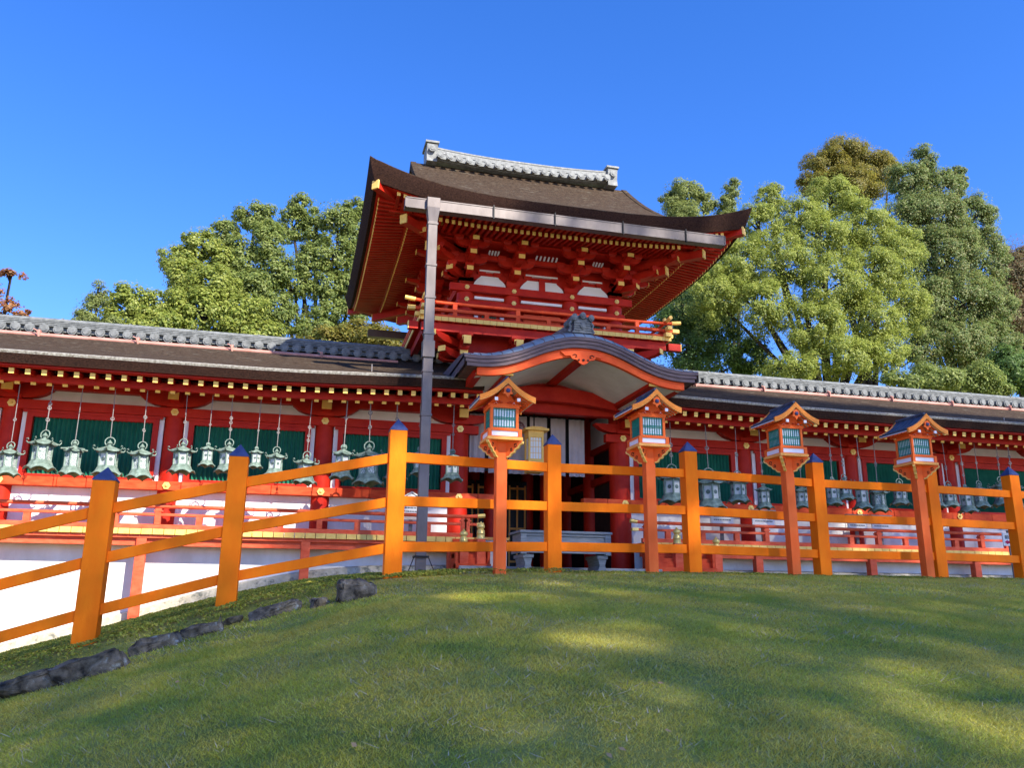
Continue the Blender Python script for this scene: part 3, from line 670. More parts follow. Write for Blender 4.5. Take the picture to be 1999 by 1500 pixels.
def bracket(x, y, dx_, dy_, z=6.76, corner=False, diag=None):
    m = MB()
    blk(m, x, y, z, .32, .18)
    p1 = (x+dx_*.36, y+dy_*.36); p2 = (x+dx_*.74, y+dy_*.74); s2 = math.sqrt(2)
    along = dy_ != 0
    def arm_along(xx, yy, zz, L):
        if along: arm_x(m, xx, yy, zz, L)
        else:
            t2 = MB(); arm_x(t2, 0, 0, zz, L); m.add([(xx+vv_[1], yy+vv_[0], vv_[2]) for vv_ in t2.v], t2.f, 0)
    def tri(xx, yy, zz, L):
        for k in (-1, 0, 1): blk(m, xx+(k*L*.42 if along else 0), yy+(0 if along else k*L*.42), zz)
    arm_along(x, y, z+.17, .84); tri(x, y, z+.30, .84)
    arm_d(m, x, y, z+.16, dx_, dy_, .52)
    arm_along(*p1, z+.42-.01, .80); blk(m, *p1, z+.29); tri(*p1, z+.53, .80)
    arm_d(m, x, y, z+.40, dx_, dy_, .88)
    arm_along(*p2, z+.64, .74); blk(m, *p2, z+.53); tri(*p2, z+.76, .74)
    arm_d(m, x, y, z+.62, dx_, dy_, 1.12, h=.12)
    return m
YC = 17.15
for x in UC: part('bracket_set', bracket(x, YC, 0, -1), [RED, GOLD], G)
for y in (17.15, 18.9, 20.65):
    part('bracket_set', bracket(UC[0], y, -1, 0), [RED, GOLD], G); part('bracket_set', bracket(UC[3], y, 1, 0), [RED, GOLD], G)
for sx in (-1, 1):
    x0 = UC[0] if sx < 0 else UC[3]; d = 1/math.sqrt(2)
    m = MB()
    for zz, L in ((6.92, .62), (7.16, 1.12), (7.38, 1.62)): arm_d(m, x0, YC, zz, sx*d, -d, L, .14, .15)
    for t, zz in ((.55, 7.06), (1.05, 7.29), (1.5, 7.51)): blk(m, x0+sx*d*t, YC-d*t, zz, .2, .12)
    part('corner_bracket', m, [RED, GOLD], G)
m = MB(); a, b, y0, y1 = UC[0]-.74, UC[3]+.74, YC-.74, 20.65+.74; z0, z1 = 7.63, 7.75
e = .45
m.box(a-e, b+e, y0-.07, y0+.07, z0, z1, 0); m.box(a-e, b+e, y1-.07, y1+.07, z0, z1, 0)
m.box(a-.07, a+.07, y0-e, y1+e, z0+.002, z1-.002, 0); m.box(b-.07, b+.07, y0-e, y1+e, z0+.002, z1-.002, 0)
for xx in (a, b): m.box(xx-.08, xx+.08, y0-e-.015, y0-e, z0-.01, z1+.01, 1)
for xx in (a-e, b+e): m.box(xx-.015 if xx < XC else xx, xx if xx < XC else xx+.015, y0-.08, y0+.08, z0-.01, z1+.01, 1)
part('eave_beam', m, [RED, GOLD], G)
m = MB(); a, b, y0 = UC[0]-.36, UC[3]+.36, YC-.36
m.box(a, b, y0-.05, y0+.05, 7.29, 7.39); m.box(a, b, YC-.74, YC-.02, 7.56, 7.60); m.box(a-.36, UC[0]-.02, YC-.7, 20.6, 7.56, 7.60)
part('bracket_beam', m, RED, G)
# white slats of the coved ceiling between the brackets
for aa, bb in zip(UC[:-1], UC[1:]):
    nsl = 4 if bb-aa < 1.2 else 6; m = MB()
    for k in range(nsl):
        x = lerp(aa+.40, bb-.40, (k+.5)/nsl); m.bar((x, YC-.42, 7.40), (x, YC-.53, 7.46), .038, .01, 0)
    part('cove_slats', m, WHITE, G)

# balcony
bx0, bx1, by0, by1 = 2.22, 7.88, 16.5, 21.3
m = MB(); m.box(bx0, bx1, by0+.02, by1, 5.70, 5.775, 0)
for x in np.arange(bx0+.005, bx1-.05, .15): m.box(x+.004, x+.146, by0-.004, by0+.02, 5.695, 5.785, 1)
for y in np.arange(by0, by1, .15): m.box(bx0-.02, bx0, y+.004, y+.146, 5.695, 5.785, 1); m.box(bx1, bx1+.02, y+.004, y+.146, 5.695, 5.785, 1)
part('balcony_floor', m, [RED, GOLD], G)
m = MB(); m.box(bx0+.05, bx1-.05, 16.60, 16.74, 5.50, 5.68); m.box(bx0+.10, bx0+.24, 16.742, by1-.1, 5.502, 5.678); m.box(bx1-.24, bx1-.10, 16.742, by1-.1, 5.502, 5.678)
for x in np.arange(bx0+.1, bx1, .30): m.box(x, x+.05, 16.55, 17.0, 5.682, 5.70)
m.bar((bx0-.02, 16.67, 5.59), (bx0-.22, 16.67, 5.59), .14, .16, 0, endmi=1); m.bar((bx1+.02, 16.67, 5.59), (bx1+.32, 16.67, 5.59), .14, .16, 0, endmi=1)
part('balcony_beam', m, [RED, GOLD], G)
m = MB(); zt = 6.12
for y, x0, x1 in ((16.58, bx0-.30, bx1+.30),):
    m.tube([(x0, y, zt+.05), (x0+.35, y, zt+.01), (bx0+.6, y, zt), (bx1-.6, y, zt), (x1-.35, y, zt+.01), (x1, y, zt+.05)], .034, 10, 0)
    m.tube([(x0-.02, y, zt+.053), (x0+.2, y, zt+.028)], .044, 10, 1); m.tube([(x1+.02, y, zt+.053), (x1-.2, y, zt+.028)], .044, 10, 1)
    m.box(x0+.06, x1-.06, y-.045, y+.045, 5.925, 5.985, 0); m.box(x0+.04, x0+.2, y-.055, y+.055, 5.915, 5.995, 1); m.box(x1-.2, x1-.04, y-.055, y+.055, 5.915, 5.995, 1)
    m.box(bx0, bx1, y-.05, y+.05, 5.785, 5.845, 0); m.box(bx0-.1, bx0+.06, y-.06, y+.06, 5.775, 5.86, 1); m.box(bx1-.06, bx1+.1, y-.06, y+.06, 5.775, 5.86, 1)
part('front_balcony_rail', m, [RED_W, GOLD], G, 40)
m = MB()
for x in (bx0+.06, bx1-.06):
    m.tube([(x, 16.28, zt+.05), (x, 16.6, zt+.012), (x, 17.2, zt+.0), (x, by1, zt)], .034, 10, 0); m.tube([(x, 16.26, zt+.053), (x, 16.46, zt+.03)], .044, 10, 1)
    m.box(x-.045, x+.045, 16.34, by1, 5.926, 5.984, 0); m.box(x-.055, x+.055, 16.32, 16.47, 5.916, 5.994, 1)
    m.box(x-.05, x+.05, 16.52, by1, 5.786, 5.844, 0); m.box(x-.07, x+.07, 16.39, 16.53, 5.77, 5.865, 1)
psplit('side_balcony_rail', m, [RED_W, GOLD], G, smooth=40)
for k, x in enumerate(np.linspace(bx0+.75, bx1-.75, 7)):
    m = MB(); h = 6.10 if k % 2 == 0 else 5.93
    m.box(x-.045, x+.045, 16.54, 16.62, 5.84, h); part('railing_post', m, RED_W, G)
m = MB(); m.lathe([(.02, 6.15), (.05, 6.18), (.055, 6.22), (.02, 6.26), (.001, 6.27)], (bx1-.06, 16.58, 0), 10); part('finial', m, GILT, G)
# brackets under the balcony and lower body
for x in (3.22, 4.36, 5.72, 6.88):
    m = MB(); blk(m, x, 16.67, 5.39, .3, .12); arm_d(m, x, 17.15, 5.26, 0, -1, .62, .15, .16); arm_d(m, x, 17.15, 5.02, 0, -1, .40, .15, .16)
    arm_x(m, x, 17.0, 5.02, .95); blk(m, x, 16.78, 5.16, .2, .1)
    m.bar((x, 16.58, 5.30), (x, 16.40, 5.30), .15, .17, 0, endmi=1)
    part('balcony_bracket', m, [RED, GOLD], G)
for y in (17.15, 18.9, 20.65):
    for sx, x in ((-1, 3.22), (1, 6.88)):
        m = MB(); arm_d(m, x, y, 5.26, sx, 0, .78, .15, .16); arm_d(m, x, y, 5.0, sx, 0, .5, .15, .16); blk(m, x+sx*.6, y, 5.39, .26, .12); part('balcony_bracket', m, [RED, GOLD], G)
for sx, x in ((-1, 3.22), (1, 6.88)):
    d = 1/math.sqrt(2); m = MB(); arm_d(m, x, 17.15, 5.28, sx*d, -d, 1.05, .16, .17); arm_d(m, x, 17.15, 5.02, sx*d, -d, .7, .16, .17); part('corner_bracket', m, [RED, GOLD], G)
m = MB()
for a, b in ((3.5, 4.1), (4.65, 5.45), (6.0, 6.6)): m.box(a, b, 17.04, 17.12, 5.17, 5.22)
psplit('white_strip', m, WHITE, G)

# ground floor of the gate: four corner columns, side walls, dark passage
for x in (3.22, 6.88):
    for y in (17.14, 18.9, 20.66):
        if x == 3.22 and y == 17.14: pass
        m = MB(); m.lathe([(.23, .5), (.23, 4.6)], (x+(.04 if x > 5 else -.04)*0, y+.06, 0), 24); part('gate_column', m, RED, G, 40)
for x, y in ((4.36, 18.96), (5.72, 18.96), (4.30, 20.7), (5.72, 20.7)):
    m = MB(); m.lathe([(.16, .5), (.16, 4.2)], (x, y, 0), 18); part('inner_column', m, RED, G, 40)
m = MB(); m.box(3.0, 7.1, 17.02, 17.2, 3.98, 4.5); m.box(3.0, 7.1, 16.94, 17.24, 4.50, 4.64); part('lintel_beam', m, RED, G, bevel=.01)
m = MB(); m.box(3.2, 6.9, 18.85, 19.0, 4.06, 4.4); m.box(3.2, 6.9, 17.2, 20.8, 4.40, 4.45); m.box(3.2, 6.9, 20.7, 20.85, 3.6, 4.4); psplit('inner_lintel', m, RED, G)
m = MB()
for sx, x in ((1, 6.80), (-1, 3.30)):
    m.box(x-.05, x+.05, 17.3, 20.6, 3.36, 3.50); m.box(x-.045, x+.045, 17.3, 20.6, 2.62, 2.78); m.box(x-.05, x+.05, 17.3, 20.6, 4.2, 4.4)
psplit('side_tie_beam', m, RED, G)
for x in (6.79, 3.31):
    for y0, y1 in ((17.32, 18.72), (19.15, 20.5)):
        m = MB(); m.box(x-.03, x+.03, y0, y1, 3.50, 4.2); part('side_plaster_panel', m, WHITE, G)
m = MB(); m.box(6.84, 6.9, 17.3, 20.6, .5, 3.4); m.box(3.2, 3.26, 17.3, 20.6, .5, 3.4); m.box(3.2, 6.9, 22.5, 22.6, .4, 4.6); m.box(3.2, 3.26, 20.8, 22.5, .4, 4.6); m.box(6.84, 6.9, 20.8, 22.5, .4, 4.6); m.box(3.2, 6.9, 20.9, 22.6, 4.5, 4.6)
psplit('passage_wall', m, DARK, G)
m = MB(); m.box(3.0, 7.1, 15.6, 22.6, .30, .62); m.box(3.3, 6.8, 15.2, 15.6, .30, .52); part('stone_step', m, STONE, G, bevel=.015)
# gold-fitted doors deep in the passage
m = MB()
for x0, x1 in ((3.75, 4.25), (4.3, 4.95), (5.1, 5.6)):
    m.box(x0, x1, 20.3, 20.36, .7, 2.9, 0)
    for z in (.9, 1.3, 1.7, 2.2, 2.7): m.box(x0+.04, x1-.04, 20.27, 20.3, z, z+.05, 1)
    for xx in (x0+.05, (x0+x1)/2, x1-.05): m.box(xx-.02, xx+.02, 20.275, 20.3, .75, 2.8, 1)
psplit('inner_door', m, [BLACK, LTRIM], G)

# undulating porch roof
PW = 2.31; YP = 14.2
PT = [(0, 4.83), (.25, 4.82), (.5, 4.765), (.75, 4.68), (1.0, 4.57), (1.25, 4.46), (1.5, 4.375), (1.75, 4.325), (2.0, 4.305), (2.31, 4.315)]
def pz(dx_): return interp(abs(dx_), PT)
xs = list(np.linspace(-PW, PW, 61))
def pzs(t): return (pz(t-.08)+pz(t)*2+pz(t+.08))/4 if abs(t) < PW-.1 else pz(t)
def band(nm, t0, t1, y0, y1, mt, xr=PW, mb_=None):
    m = mb_ or MB(); xx = [t for t in np.linspace(-xr, xr, 61)]
    m.strip([(XC+t, pzs(t)-t0) for t in xx], [(XC+t, pzs(t)-t1) for t in xx], y0, y1)
    return part(nm, m, mt, G) if mb_ is None else m
m = MB()
for i, (a, b) in enumerate(((.0, .062), (.066, .128), (.132, .20))):
    band('', a, b, YP+.02*i, 16.9, None, PW-.03*i, m)
part('porch_fascia', m, PORCHF, G)
m = MB(); st = [(14.195, .0), (14.22, .04), (14.32, .10), (14.5, .17), (14.8, .24), (15.3, .33), (16.0, .43), (17.05, .55)]
m.v = [(XC+t*(1-.02*0), y, pzs(t)+z*(1-.55*(abs(t)/PW)**3)) for y, z in st for t in xs]; n = len(xs)
m.f = [(j*n+i, j*n+i+1, (j+1)*n+i+1, (j+1)*n+i) for j in range(len(st)-1) for i in range(n-1)]; m.m = [0]*len(m.f)
for j in range(len(st)-1):
    for e in (0, n-1):
        k0 = len(m.v); a = m.v[j*n+e]; b = m.v[(j+1)*n+e]; m.v += [a, b, (b[0], b[1], 4.10), (a[0], a[1], 4.13)]; m.f.append((k0, k0+1, k0+2, k0+3)); m.m.append(1)
part('porch_roof', m, [PORCHR, PORCHF], G, 40)
m = MB()                                        # seams of the copper sheets
for t in np.arange(-2.2, 2.25, .20):
    pts = [(XC+t, y, pzs(t)+z*(1-.55*(abs(t)/PW)**3)+.004) for y, z in st]
    m.tube(pts, .008, 5)
part('roof_seams', m, PORCHF, G)
m = MB(); xx = np.linspace(-2.05, 2.05, 51)
bz = lambda t: pzs(t)-.20
def gegyo(t): return .0
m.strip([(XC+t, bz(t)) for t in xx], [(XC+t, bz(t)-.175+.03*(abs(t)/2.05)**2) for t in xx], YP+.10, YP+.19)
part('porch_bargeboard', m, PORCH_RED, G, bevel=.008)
m = MB(); z0 = bz(0)-.165
poly = [(-.62, .06), (-.50, -.01), (-.36, .0), (-.30, -.055), (-.17, -.07), (-.10, -.125), (0, -.15), (.10, -.125), (.17, -.07), (.30, -.055), (.36, .0), (.50, -.01), (.62, .06), (.3, .09), (0, .10), (-.3, .09)]
m.prism(poly, lambda p, q, y: (XC-.02+p*.72, y, z0+q*1.1), YP+.06, YP+.10, 0)
for sx in (-1, 1):
    pts = [(XC-.02+sx*(.10+.055*math.cos(a)*(1-.09*i)+.06), YP+.055, z0-.01+.045*math.sin(a)*(1-.09*i)) for i, a in enumerate(np.linspace(.3, 4.8, 9))]
    m.tube(pts, .009, 6, 1)
    m.tube([(XC-.02+sx*.09, YP+.062, z0-.075), (XC-.02+sx*.09, YP+.05, z0-.075)], .02, 8, 1)
m.tube([(XC-.02, YP+.062, z0-.075), (XC-.02, YP+.05, z0-.075)], .026, 8, 1)
part('gable_pendant', m, [PORCH_RED, DARK], G)
# white vault under the porch and its beams
m = MB(); m.v = [(XC+t, y, pzs(t)-.30-.03) for y in (14.42, 16.92) for t in xx]; n = len(xx); m.f = [(i, i+1, n+i+1, n+i) for i in range(n-1)]; m.m = [0]*len(m.f)
m.v += [(p[0], p[1], p[2]+.05) for p in m.v]; m.f += [tuple(i+2*n for i in f) for f in m.f]; m.m += [0]*(n-1)
part('white_vault', m, WHITE, G)
for t, w, h, zz in ((-1.45, .16, .22, 4.02), (1.45, .16, .22, 4.02), (0, .15, .17, 4.40)):
    m = MB(); m.box(XC+t-w/2, XC+t+w/2, 14.40, 16.95, zz, zz+h, 0)
    if t: m.box(XC+t-.10, XC+t+.10, 14.36, 14.40, zz-.01, zz+.07, 1)
    part('porch_beam', m, [RED, GOLD], G, bevel=.01)
m = MB(); top = [(XC+t, pzs(t)-.31) for t in np.linspace(-2.0, 2.0, 41)]; bot = [(x, 3.86) for x, _ in top]; m.strip(top, bot, 16.55, 16.75)
part('porch_tympanum', m, RED, G)
m = MB(); tt = np.linspace(-1.42, 1.42, 31); m.strip([(XC+t, 4.20+.16*(1-(t/1.42)**2)) for t in tt], [(XC+t, 3.93+.12*(1-(t/1.42)**2)) for t in tt], 16.25, 16.45)
part('rainbow_beam', m, RED, G, bevel=.01)
m = MB(); m.bar((XC-2.0, 16.6, 4.0), (XC-2.0, 14.5, 4.06), .14, .16); m.bar((XC+2.0, 16.6, 4.0), (XC+2.0, 14.5, 4.06), .14, .16); psplit('porch_side_beam', m, RED, G)
# ornamental ridge tile of the porch
m = MB(); yo = 14.42; zo = pzs(0)+.13
m.prism([(-.30, 0), (.30, 0), (.24, .06), (.22, .30), (.26, .34), (-.26, .34), (-.22, .30), (-.24, .06)], lambda p, q, y: (XC+p, y, zo+q), yo-.08, yo+.16)
for z in (.06, .12, .18, .24): m.box(XC-.25, XC+.25, yo-.095, yo-.08, zo+z, zo+z+.02)
m.tube([(XC, yo-.07, zo+.17), (XC, yo-.12, zo+.17)], .075, 14); m.tube([(XC, yo-.1, zo+.17), (XC, yo-.13, zo+.17)], .045, 12)
for t, dz in ((-.24, .37), (0, .42), (.24, .37)):
    m.tube([(XC+t, yo+.4, zo+dz), (XC+t, yo-.13, zo+dz)], .082, 14); m.tube([(XC+t, yo-.1, zo+dz), (XC+t, yo-.145, zo+dz)], .05, 12)
m.tube([(XC-.2, yo, zo+.35), (XC, yo, zo+.44), (XC+.2, yo, zo+.35)], .06, 8)
for sx in (-1, 1): m.tube([(XC+sx*.27, yo, zo+.30), (XC+sx*.34, yo, zo+.22), (XC+sx*.30, yo, zo+.14), (XC+sx*.36, yo, zo+.03)], .04, 8)
m.tube([(XC, yo+.1, zo+.28), (XC, 16.9, zo+.62)], .16, 12)
m.v = [(XC+(x-XC)*.70, y, zo+(z-zo)*.80) for x, y, z in m.v]
part('ornamental_ridge_tile', m, TILE_D, G, 40)

# things in the gate passage
T = thing('offering_box', 'low grey wooden offering box on stubby feet before the gate passage', 'offering box', (4.72, 14.6, .5))
m = MB(); x0, x1, y0, y1 = 3.92, 5.56, 14.5, 15.2
m.box(x0, x1, y0, y1, .86, 1.17)
for a, b in ((x0-.03, x0+.08), (x1-.08, x1+.03)): m.box(a, b, y0-.025, y0+.05, .80, 1.175)
m.box(x0+.08, x1-.08, y0-.02, y0, 1.12, 1.175); m.box(x0+.08, x1-.08, y0-.02, y0, .82, .88)
m.box(x0-.02, x0, y0+.05, y1, .82, .88); part('body', m, BOXG, T, bevel=.006)
m = MB(); m.box(x0-.05, x1+.05, y0-.05, y0+.09, 1.175, 1.215); m.box(x0-.05, x1+.05, y1-.09, y1+.05, 1.175, 1.215); m.box(x0-.05, x0+.09, y0+.09, y1-.09, 1.175, 1.215); m.box(x1-.09, x1+.05, y0+.09, y1-.09, 1.175, 1.215)
for x in np.arange(x0+.15, x1-.1, .12): m.box(x, x+.05, y0+.09, y1-.09, 1.18, 1.205)
part('rim', m, BOXG, T)
for x in (x0+.12, x1-.12):
    m = MB(); m.box(x-.10, x+.10, y0+.02, y1-.02, .74, .80); m.prism([(-.08, .74), (-.05, .62), (-.09, .50), (.09, .50), (.05, .62), (.08, .74)], lambda p, q, y, x=x: (x+p, y, q), y0+.04, y1-.05); part('foot', m, BOXG, T)
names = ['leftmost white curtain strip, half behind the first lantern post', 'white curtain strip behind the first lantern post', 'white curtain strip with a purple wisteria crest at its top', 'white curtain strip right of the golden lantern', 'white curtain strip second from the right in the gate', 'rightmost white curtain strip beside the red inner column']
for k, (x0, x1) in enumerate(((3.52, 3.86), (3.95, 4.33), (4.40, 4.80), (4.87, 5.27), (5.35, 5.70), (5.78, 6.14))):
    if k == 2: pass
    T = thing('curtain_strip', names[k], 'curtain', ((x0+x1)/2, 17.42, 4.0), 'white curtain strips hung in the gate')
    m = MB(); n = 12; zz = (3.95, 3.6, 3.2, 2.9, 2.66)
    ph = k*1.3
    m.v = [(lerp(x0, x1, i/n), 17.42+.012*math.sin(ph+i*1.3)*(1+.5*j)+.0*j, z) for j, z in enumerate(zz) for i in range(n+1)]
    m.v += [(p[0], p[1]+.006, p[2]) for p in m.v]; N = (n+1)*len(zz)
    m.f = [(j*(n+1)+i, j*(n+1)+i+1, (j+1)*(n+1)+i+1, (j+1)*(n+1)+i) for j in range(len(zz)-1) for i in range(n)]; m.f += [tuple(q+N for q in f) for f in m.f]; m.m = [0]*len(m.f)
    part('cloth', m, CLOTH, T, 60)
    m = MB(); m.tube([(x0-.02, 17.42, 3.96), (x1+.02, 17.42, 3.96)], .018, 8); part('curtain_rod', m, BLACK, T)
    if k == 2:
        m = MB()
        for i in range(16):
            a = R_(200-i*14); m.tube([(x0+.2+.13*math.cos(a), 17.385, 3.68+.13*math.sin(a)), (x0+.2+.13*math.cos(a), 17.38, 3.68+.13*math.sin(a))], .022, 6)
        for i in range(5):
            for q in range(3-abs(i-2)+1): m.tube([(x0+.12+.04*i, 17.385, 3.78-.05*q), (x0+.12+.04*i, 17.38, 3.78-.05*q)], .018, 6)
        part('crest', m, CREST, T)
m = MB(); m.box(3.45, 6.16, 17.55, 17.6, 2.72, 3.98)  # black sheet that puts the passage's darkness into the curtain gaps
part('dark_gap_sheet', m, BLACK, G)
T = thing('gold_box_lantern', 'golden box lantern with flat roof hanging before the gate curtains', 'lantern', (4.82, 16.9, 2.6))
cx, cy = 4.82, 16.9
m = MB(); 
for sx in (-1, 1):
    for sy in (-1, 1): m.box(cx+sx*.145-.022, cx+sx*.145+.022, cy+sy*.145-.022, cy+sy*.145+.022, 2.78, 3.48)
m.box(cx-.168, cx+.168, cy-.168, cy+.168, 3.36, 3.50); m.box(cx-.168, cx+.168, cy-.168, cy+.168, 2.62, 2.90); part('frame', m, GOLD, T, bevel=.004)
m = MB(); m.box(cx-.26, cx+.26, cy-.26, cy+.26, 3.50, 3.545); m.prism([(-.24, 3.545), (.24, 3.545), (.10, 3.58), (-.10, 3.58)], lambda p, q, y: (cx+p, y, q), cy-.24, cy+.24); part('roof', m, GOLD, T)
m = MB(); m.box(cx-.135, cx+.135, cy-.135, cy+.135, 2.90, 3.36); part('paper_panel', m, PAPER, T)
m = MB()
for k in (-.06, 0, .06): m.box(cx+k-.004, cx+k+.004, cy-.145, cy-.135, 2.90, 3.36)
for z in (3.02, 3.15, 3.28): m.box(cx-.135, cx+.135, cy-.147, cy-.136, z, z+.008)
part('lattice', m, GOLD, T); m = MB(); m.tube([(cx, cy, 3.58), (cx, cy, 4.4)], .015, 6); part('hanger', m, BLACK, T)
T = thing('bright_patch_block', 'cream block added for the bright patch left of the grey offering box', 'block', (3.75, 15.9, .62))  # made-up block standing in for a bright patch in the passage
m = MB(); m.box(3.45, 4.02, 16.0, 16.4, .62, 1.13); part('body', m, WHITE_S, T, bevel=.01); m = MB(); m.box(3.42, 4.06, 15.96, 16.44, 1.13, 1.18); part('top', m, LTRIM, T)

# ------------------------------------------------------------------ orange fence on the slope
FP = [(-3.35, 9.05, -.93, 1.75, .20), (-1.90, 9.25, -.47, 1.76, .215), (-.64, 9.45, -.11, 1.74, .20), (1.08, 9.55, .24, 1.80, .195), (3.11, 10.05, .33, 1.74, .18),
      (5.07, 10.20, .35, 1.76, .18), (7.14, 10.40, .34, 1.75, .18), (9.18, 10.55, .36, 1.75, .18), (10.84, 10.70, .35, 1.765, .18), (12.9, 10.9, .36, 1.76, .18)]
FE = thing('fence', 'orange post-and-rail fence with navy pointed caps crossing the lawn crest', 'fence', (4, 10.1, .3))
for i, (x, y, z, h, w) in enumerate(FP):
    m = MB(); hb = h-.15; m.box(x-w/2, x+w/2, y-w/2, y+w/2, z-.35, z+hb); p = part('post', m, ORANGE, FE, bevel=.006)
    m = MB(); a = w/2+.004; zz = z+hb
    m.add([(x-a, y-a, zz), (x+a, y-a, zz), (x+a, y+a, zz), (x-a, y+a, zz), (x-a, y-a, zz+.012), (x+a, y-a, zz+.012), (x+a, y+a, zz+.012), (x-a, y+a, zz+.012), (x, y, z+h)],
          [(0, 3, 2, 1), (0, 1, 5, 4), (1, 2, 6, 5), (2, 3, 7, 6), (3, 0, 4, 7), (4, 5, 8), (5, 6, 8), (6, 7, 8), (7, 4, 8)])
    link('cap', m.mesh('cap', NAVY, ORG[p.name]), p)
for (x0, y0, z0, h0, w0), (x1, y1, z1, h1, w1) in zip(FP[:-1], FP[1:]):
    for fr in (.748, .468, .182):
        m = MB(); hh = .112 if x0 > .5 else .108
        a = Vector((x0, y0-.02, z0+fr*h0)); b = Vector((x1, y1-.02, z1+fr*h1)); d = (b-a).normalized()
        m.bar(a+d*(w0*.3), b-d*(w1*.3), .06, hh); part('rail', m, ORANGE, FE, bevel=.005)

# ------------------------------------------------------------------ orange post lanterns
def roof_curve(t, hw=.335, ze=2.035, za=2.262):
    u_ = abs(t)/hw; return za-(za-ze)*(1.60*u_-.60*u_*u_) if u_ <= 1 else ze
def post_lantern(loc, label):
    T = thing('post_lantern', label, 'post lantern', loc, 'orange roofed lanterns on posts along the fence')
    X0, Y0, Z0 = loc
    def pm(nm, m, mats, par=None, smooth=None, bevel=0):
        me = m.mesh(nm, mats, (0, 0, 0), smooth); o = link(nm, me, par or T)
        if bevel:
            b = o.modifiers.new('bevel', 'BEVEL'); b.width = bevel; b.segments = 2; b.limit_method = 'ANGLE'; b.angle_limit = R_(50)
        return o
    m = MB(); m.box(-.064, .064, -.064, .064, -.3, 1.56); pm('post', m, LPOST, None, None, .006)
    d = 1/math.sqrt(2)
    for sx, sy in ((-1, -1), (1, -1), (1, 1), (-1, 1)):
        m = MB(); f = lambda p, q, a: (sx*d*p+(-sy*d)*a, sy*d*p+sx*d*a, q)
        prof = [(.05, 1.555), (.285, 1.555), (.295, 1.525), (.262, 1.51), (.235, 1.475), (.20, 1.462), (.185, 1.43), (.15, 1.42), (.125, 1.385), (.085, 1.378), (.05, 1.40)]
        m.prism(prof, f, -.014, .014, 0)
        e = [(.300, 1.545), (.298, 1.522), (.264, 1.505), (.237, 1.470), (.202, 1.457), (.187, 1.425), (.152, 1.415), (.127, 1.380), (.088, 1.372)]
        for p, q in zip(e[:-1], e[1:]): m.bar(f(*p, 0), f(*q, 0), .014, .034, 1, upv=(-sy*d, sx*d, 0))
        for s_ in (-.0155, .0155):
            for cx_, cz_, r in ((.205, 1.508, .026), (.152, 1.462, .02)):
                pts = [f(cx_+r*(1-.07*i)*math.cos(a), cz_+r*(1-.07*i)*math.sin(a), s_) for i, a in enumerate(np.linspace(-2.2, 4.2, 11))]; m.tube(pts, .005, 5, 2)
        pm('scroll_bracket', m, [LPOST, GOLD, DARK])
    m = MB(); m.box(-.215, .215, -.215, .215, 1.555, 1.592); pm('platform', m, LTRIM, None, None, .005)
    m = MB(); a = .182
    for sx in (-1, 1):
        for sy in (-1, 1): m.box(sx*a-.022, sx*a+.022, sy*a-.022, sy*a+.022, 1.592, 1.668)
    m.box(-.204, .204, -.204, .204, 1.664, 1.688); m.box(-.196, .196, -.196, .196, 1.592, 1.604)
    b_ = pm('base_box', m, LPOST, None, None, .003)
    m = MB(); m.box(-.188, .188, -.188, .188, 1.606, 1.664); pm('white_panel', m, PANELW, b_)
    m = MB(); a = .155
    for sx in (-1, 1):
        for sy in (-1, 1): m.box(sx*a-.017, sx*a+.017, sy*a-.017, sy*a+.017, 1.688, 1.96)
    m.box(-.171, .171, -.171, -.139, 1.688, 1.705); m.box(-.171, .171, .139, .171, 1.688, 1.705); m.box(-.171, -.139, -.139, .139, 1.688, 1.705); m.box(.139, .171, -.139, .139, 1.688, 1.705)
    m.box(-.18, .18, -.18, .18, 1.942, 1.972); pm('frame', m, LPOST, None, None, .003)
    m = MB(); a = .145; m.box(-a, a, -a, a, 1.704, 1.944); pm('paper', m, PAPER)
    for k in range(4):
        m = MB(); R4 = Matrix.Rotation(k*math.pi/2, 3, 'Z')
        for i in range(9): x = -.13+.26*i/8; m.box(x-.0040, x+.0040, -.158, -.147, 1.705, 1.943)
        for z in (1.715, 1.808, 1.828, 1.925): m.box(-.14, .14, -.160, -.148, z, z+.009)
        m.v = [tuple(R4 @ Vector(p)) for p in m.v]; pm('lattice', m, TEAL)
    # roof
    tt = np.linspace(-.335, .335, 25)
    m = MB(); top = [(t, roof_curve(t)+.012) for t in tt]; m.strip(top, [(t, z-.026) for t, z in top], -.30, .30, 0)
    m.tube([(0, -.29, 2.283), (0, .30, 2.283)], .022, 8, 0)
    for y in np.linspace(-.22, .22, 5):
        m.tube([(t, y, z+.004) for t, z in top], .005, 4, 0)
    r_ = pm('roof', m, COPPER)
    m = MB(); m.strip([(t, roof_curve(t)-.018) for t in tt], [(t, roof_curve(t)-.028) for t in tt], -.285, .285, 0)
    for y in np.linspace(-.24, .24, 7):
        for sx in (-1, 1): m.bar((sx*.12, y, roof_curve(.12)-.042), (sx*.31, y, roof_curve(.31)-.040), .02, .022, 1)
    pm('eave_lining', m, [WHITE_S, LPOST], r_)
    for y0, y1 in ((-.335, -.302), (.302, .335)):
        m = MB(); m.strip([(t, roof_curve(t)+.018) for t in tt], [(t, roof_curve(t)-.042) for t in tt], y0, y1, 0); pm('bargeboard', m, BARGE, r_, None, .003)
        m = MB(); m.strip([(t, roof_curve(t)-.043) for t in tt], [(t, roof_curve(t)-.052) for t in tt], y0+.003, y1-.003, 0); pm('bargeboard_trim', m, LTRIM, r_)
    m = MB(); m.prism([(-.17, 1.972), (.17, 1.972), (.02, roof_curve(.02)-.055), (-.02, roof_curve(.02)-.055)], lambda p, q, y: (p, y, q), -.155, .155, 0)
    m.box(-.20, .20, -.172, -.15, 1.972, 1.99, 0)
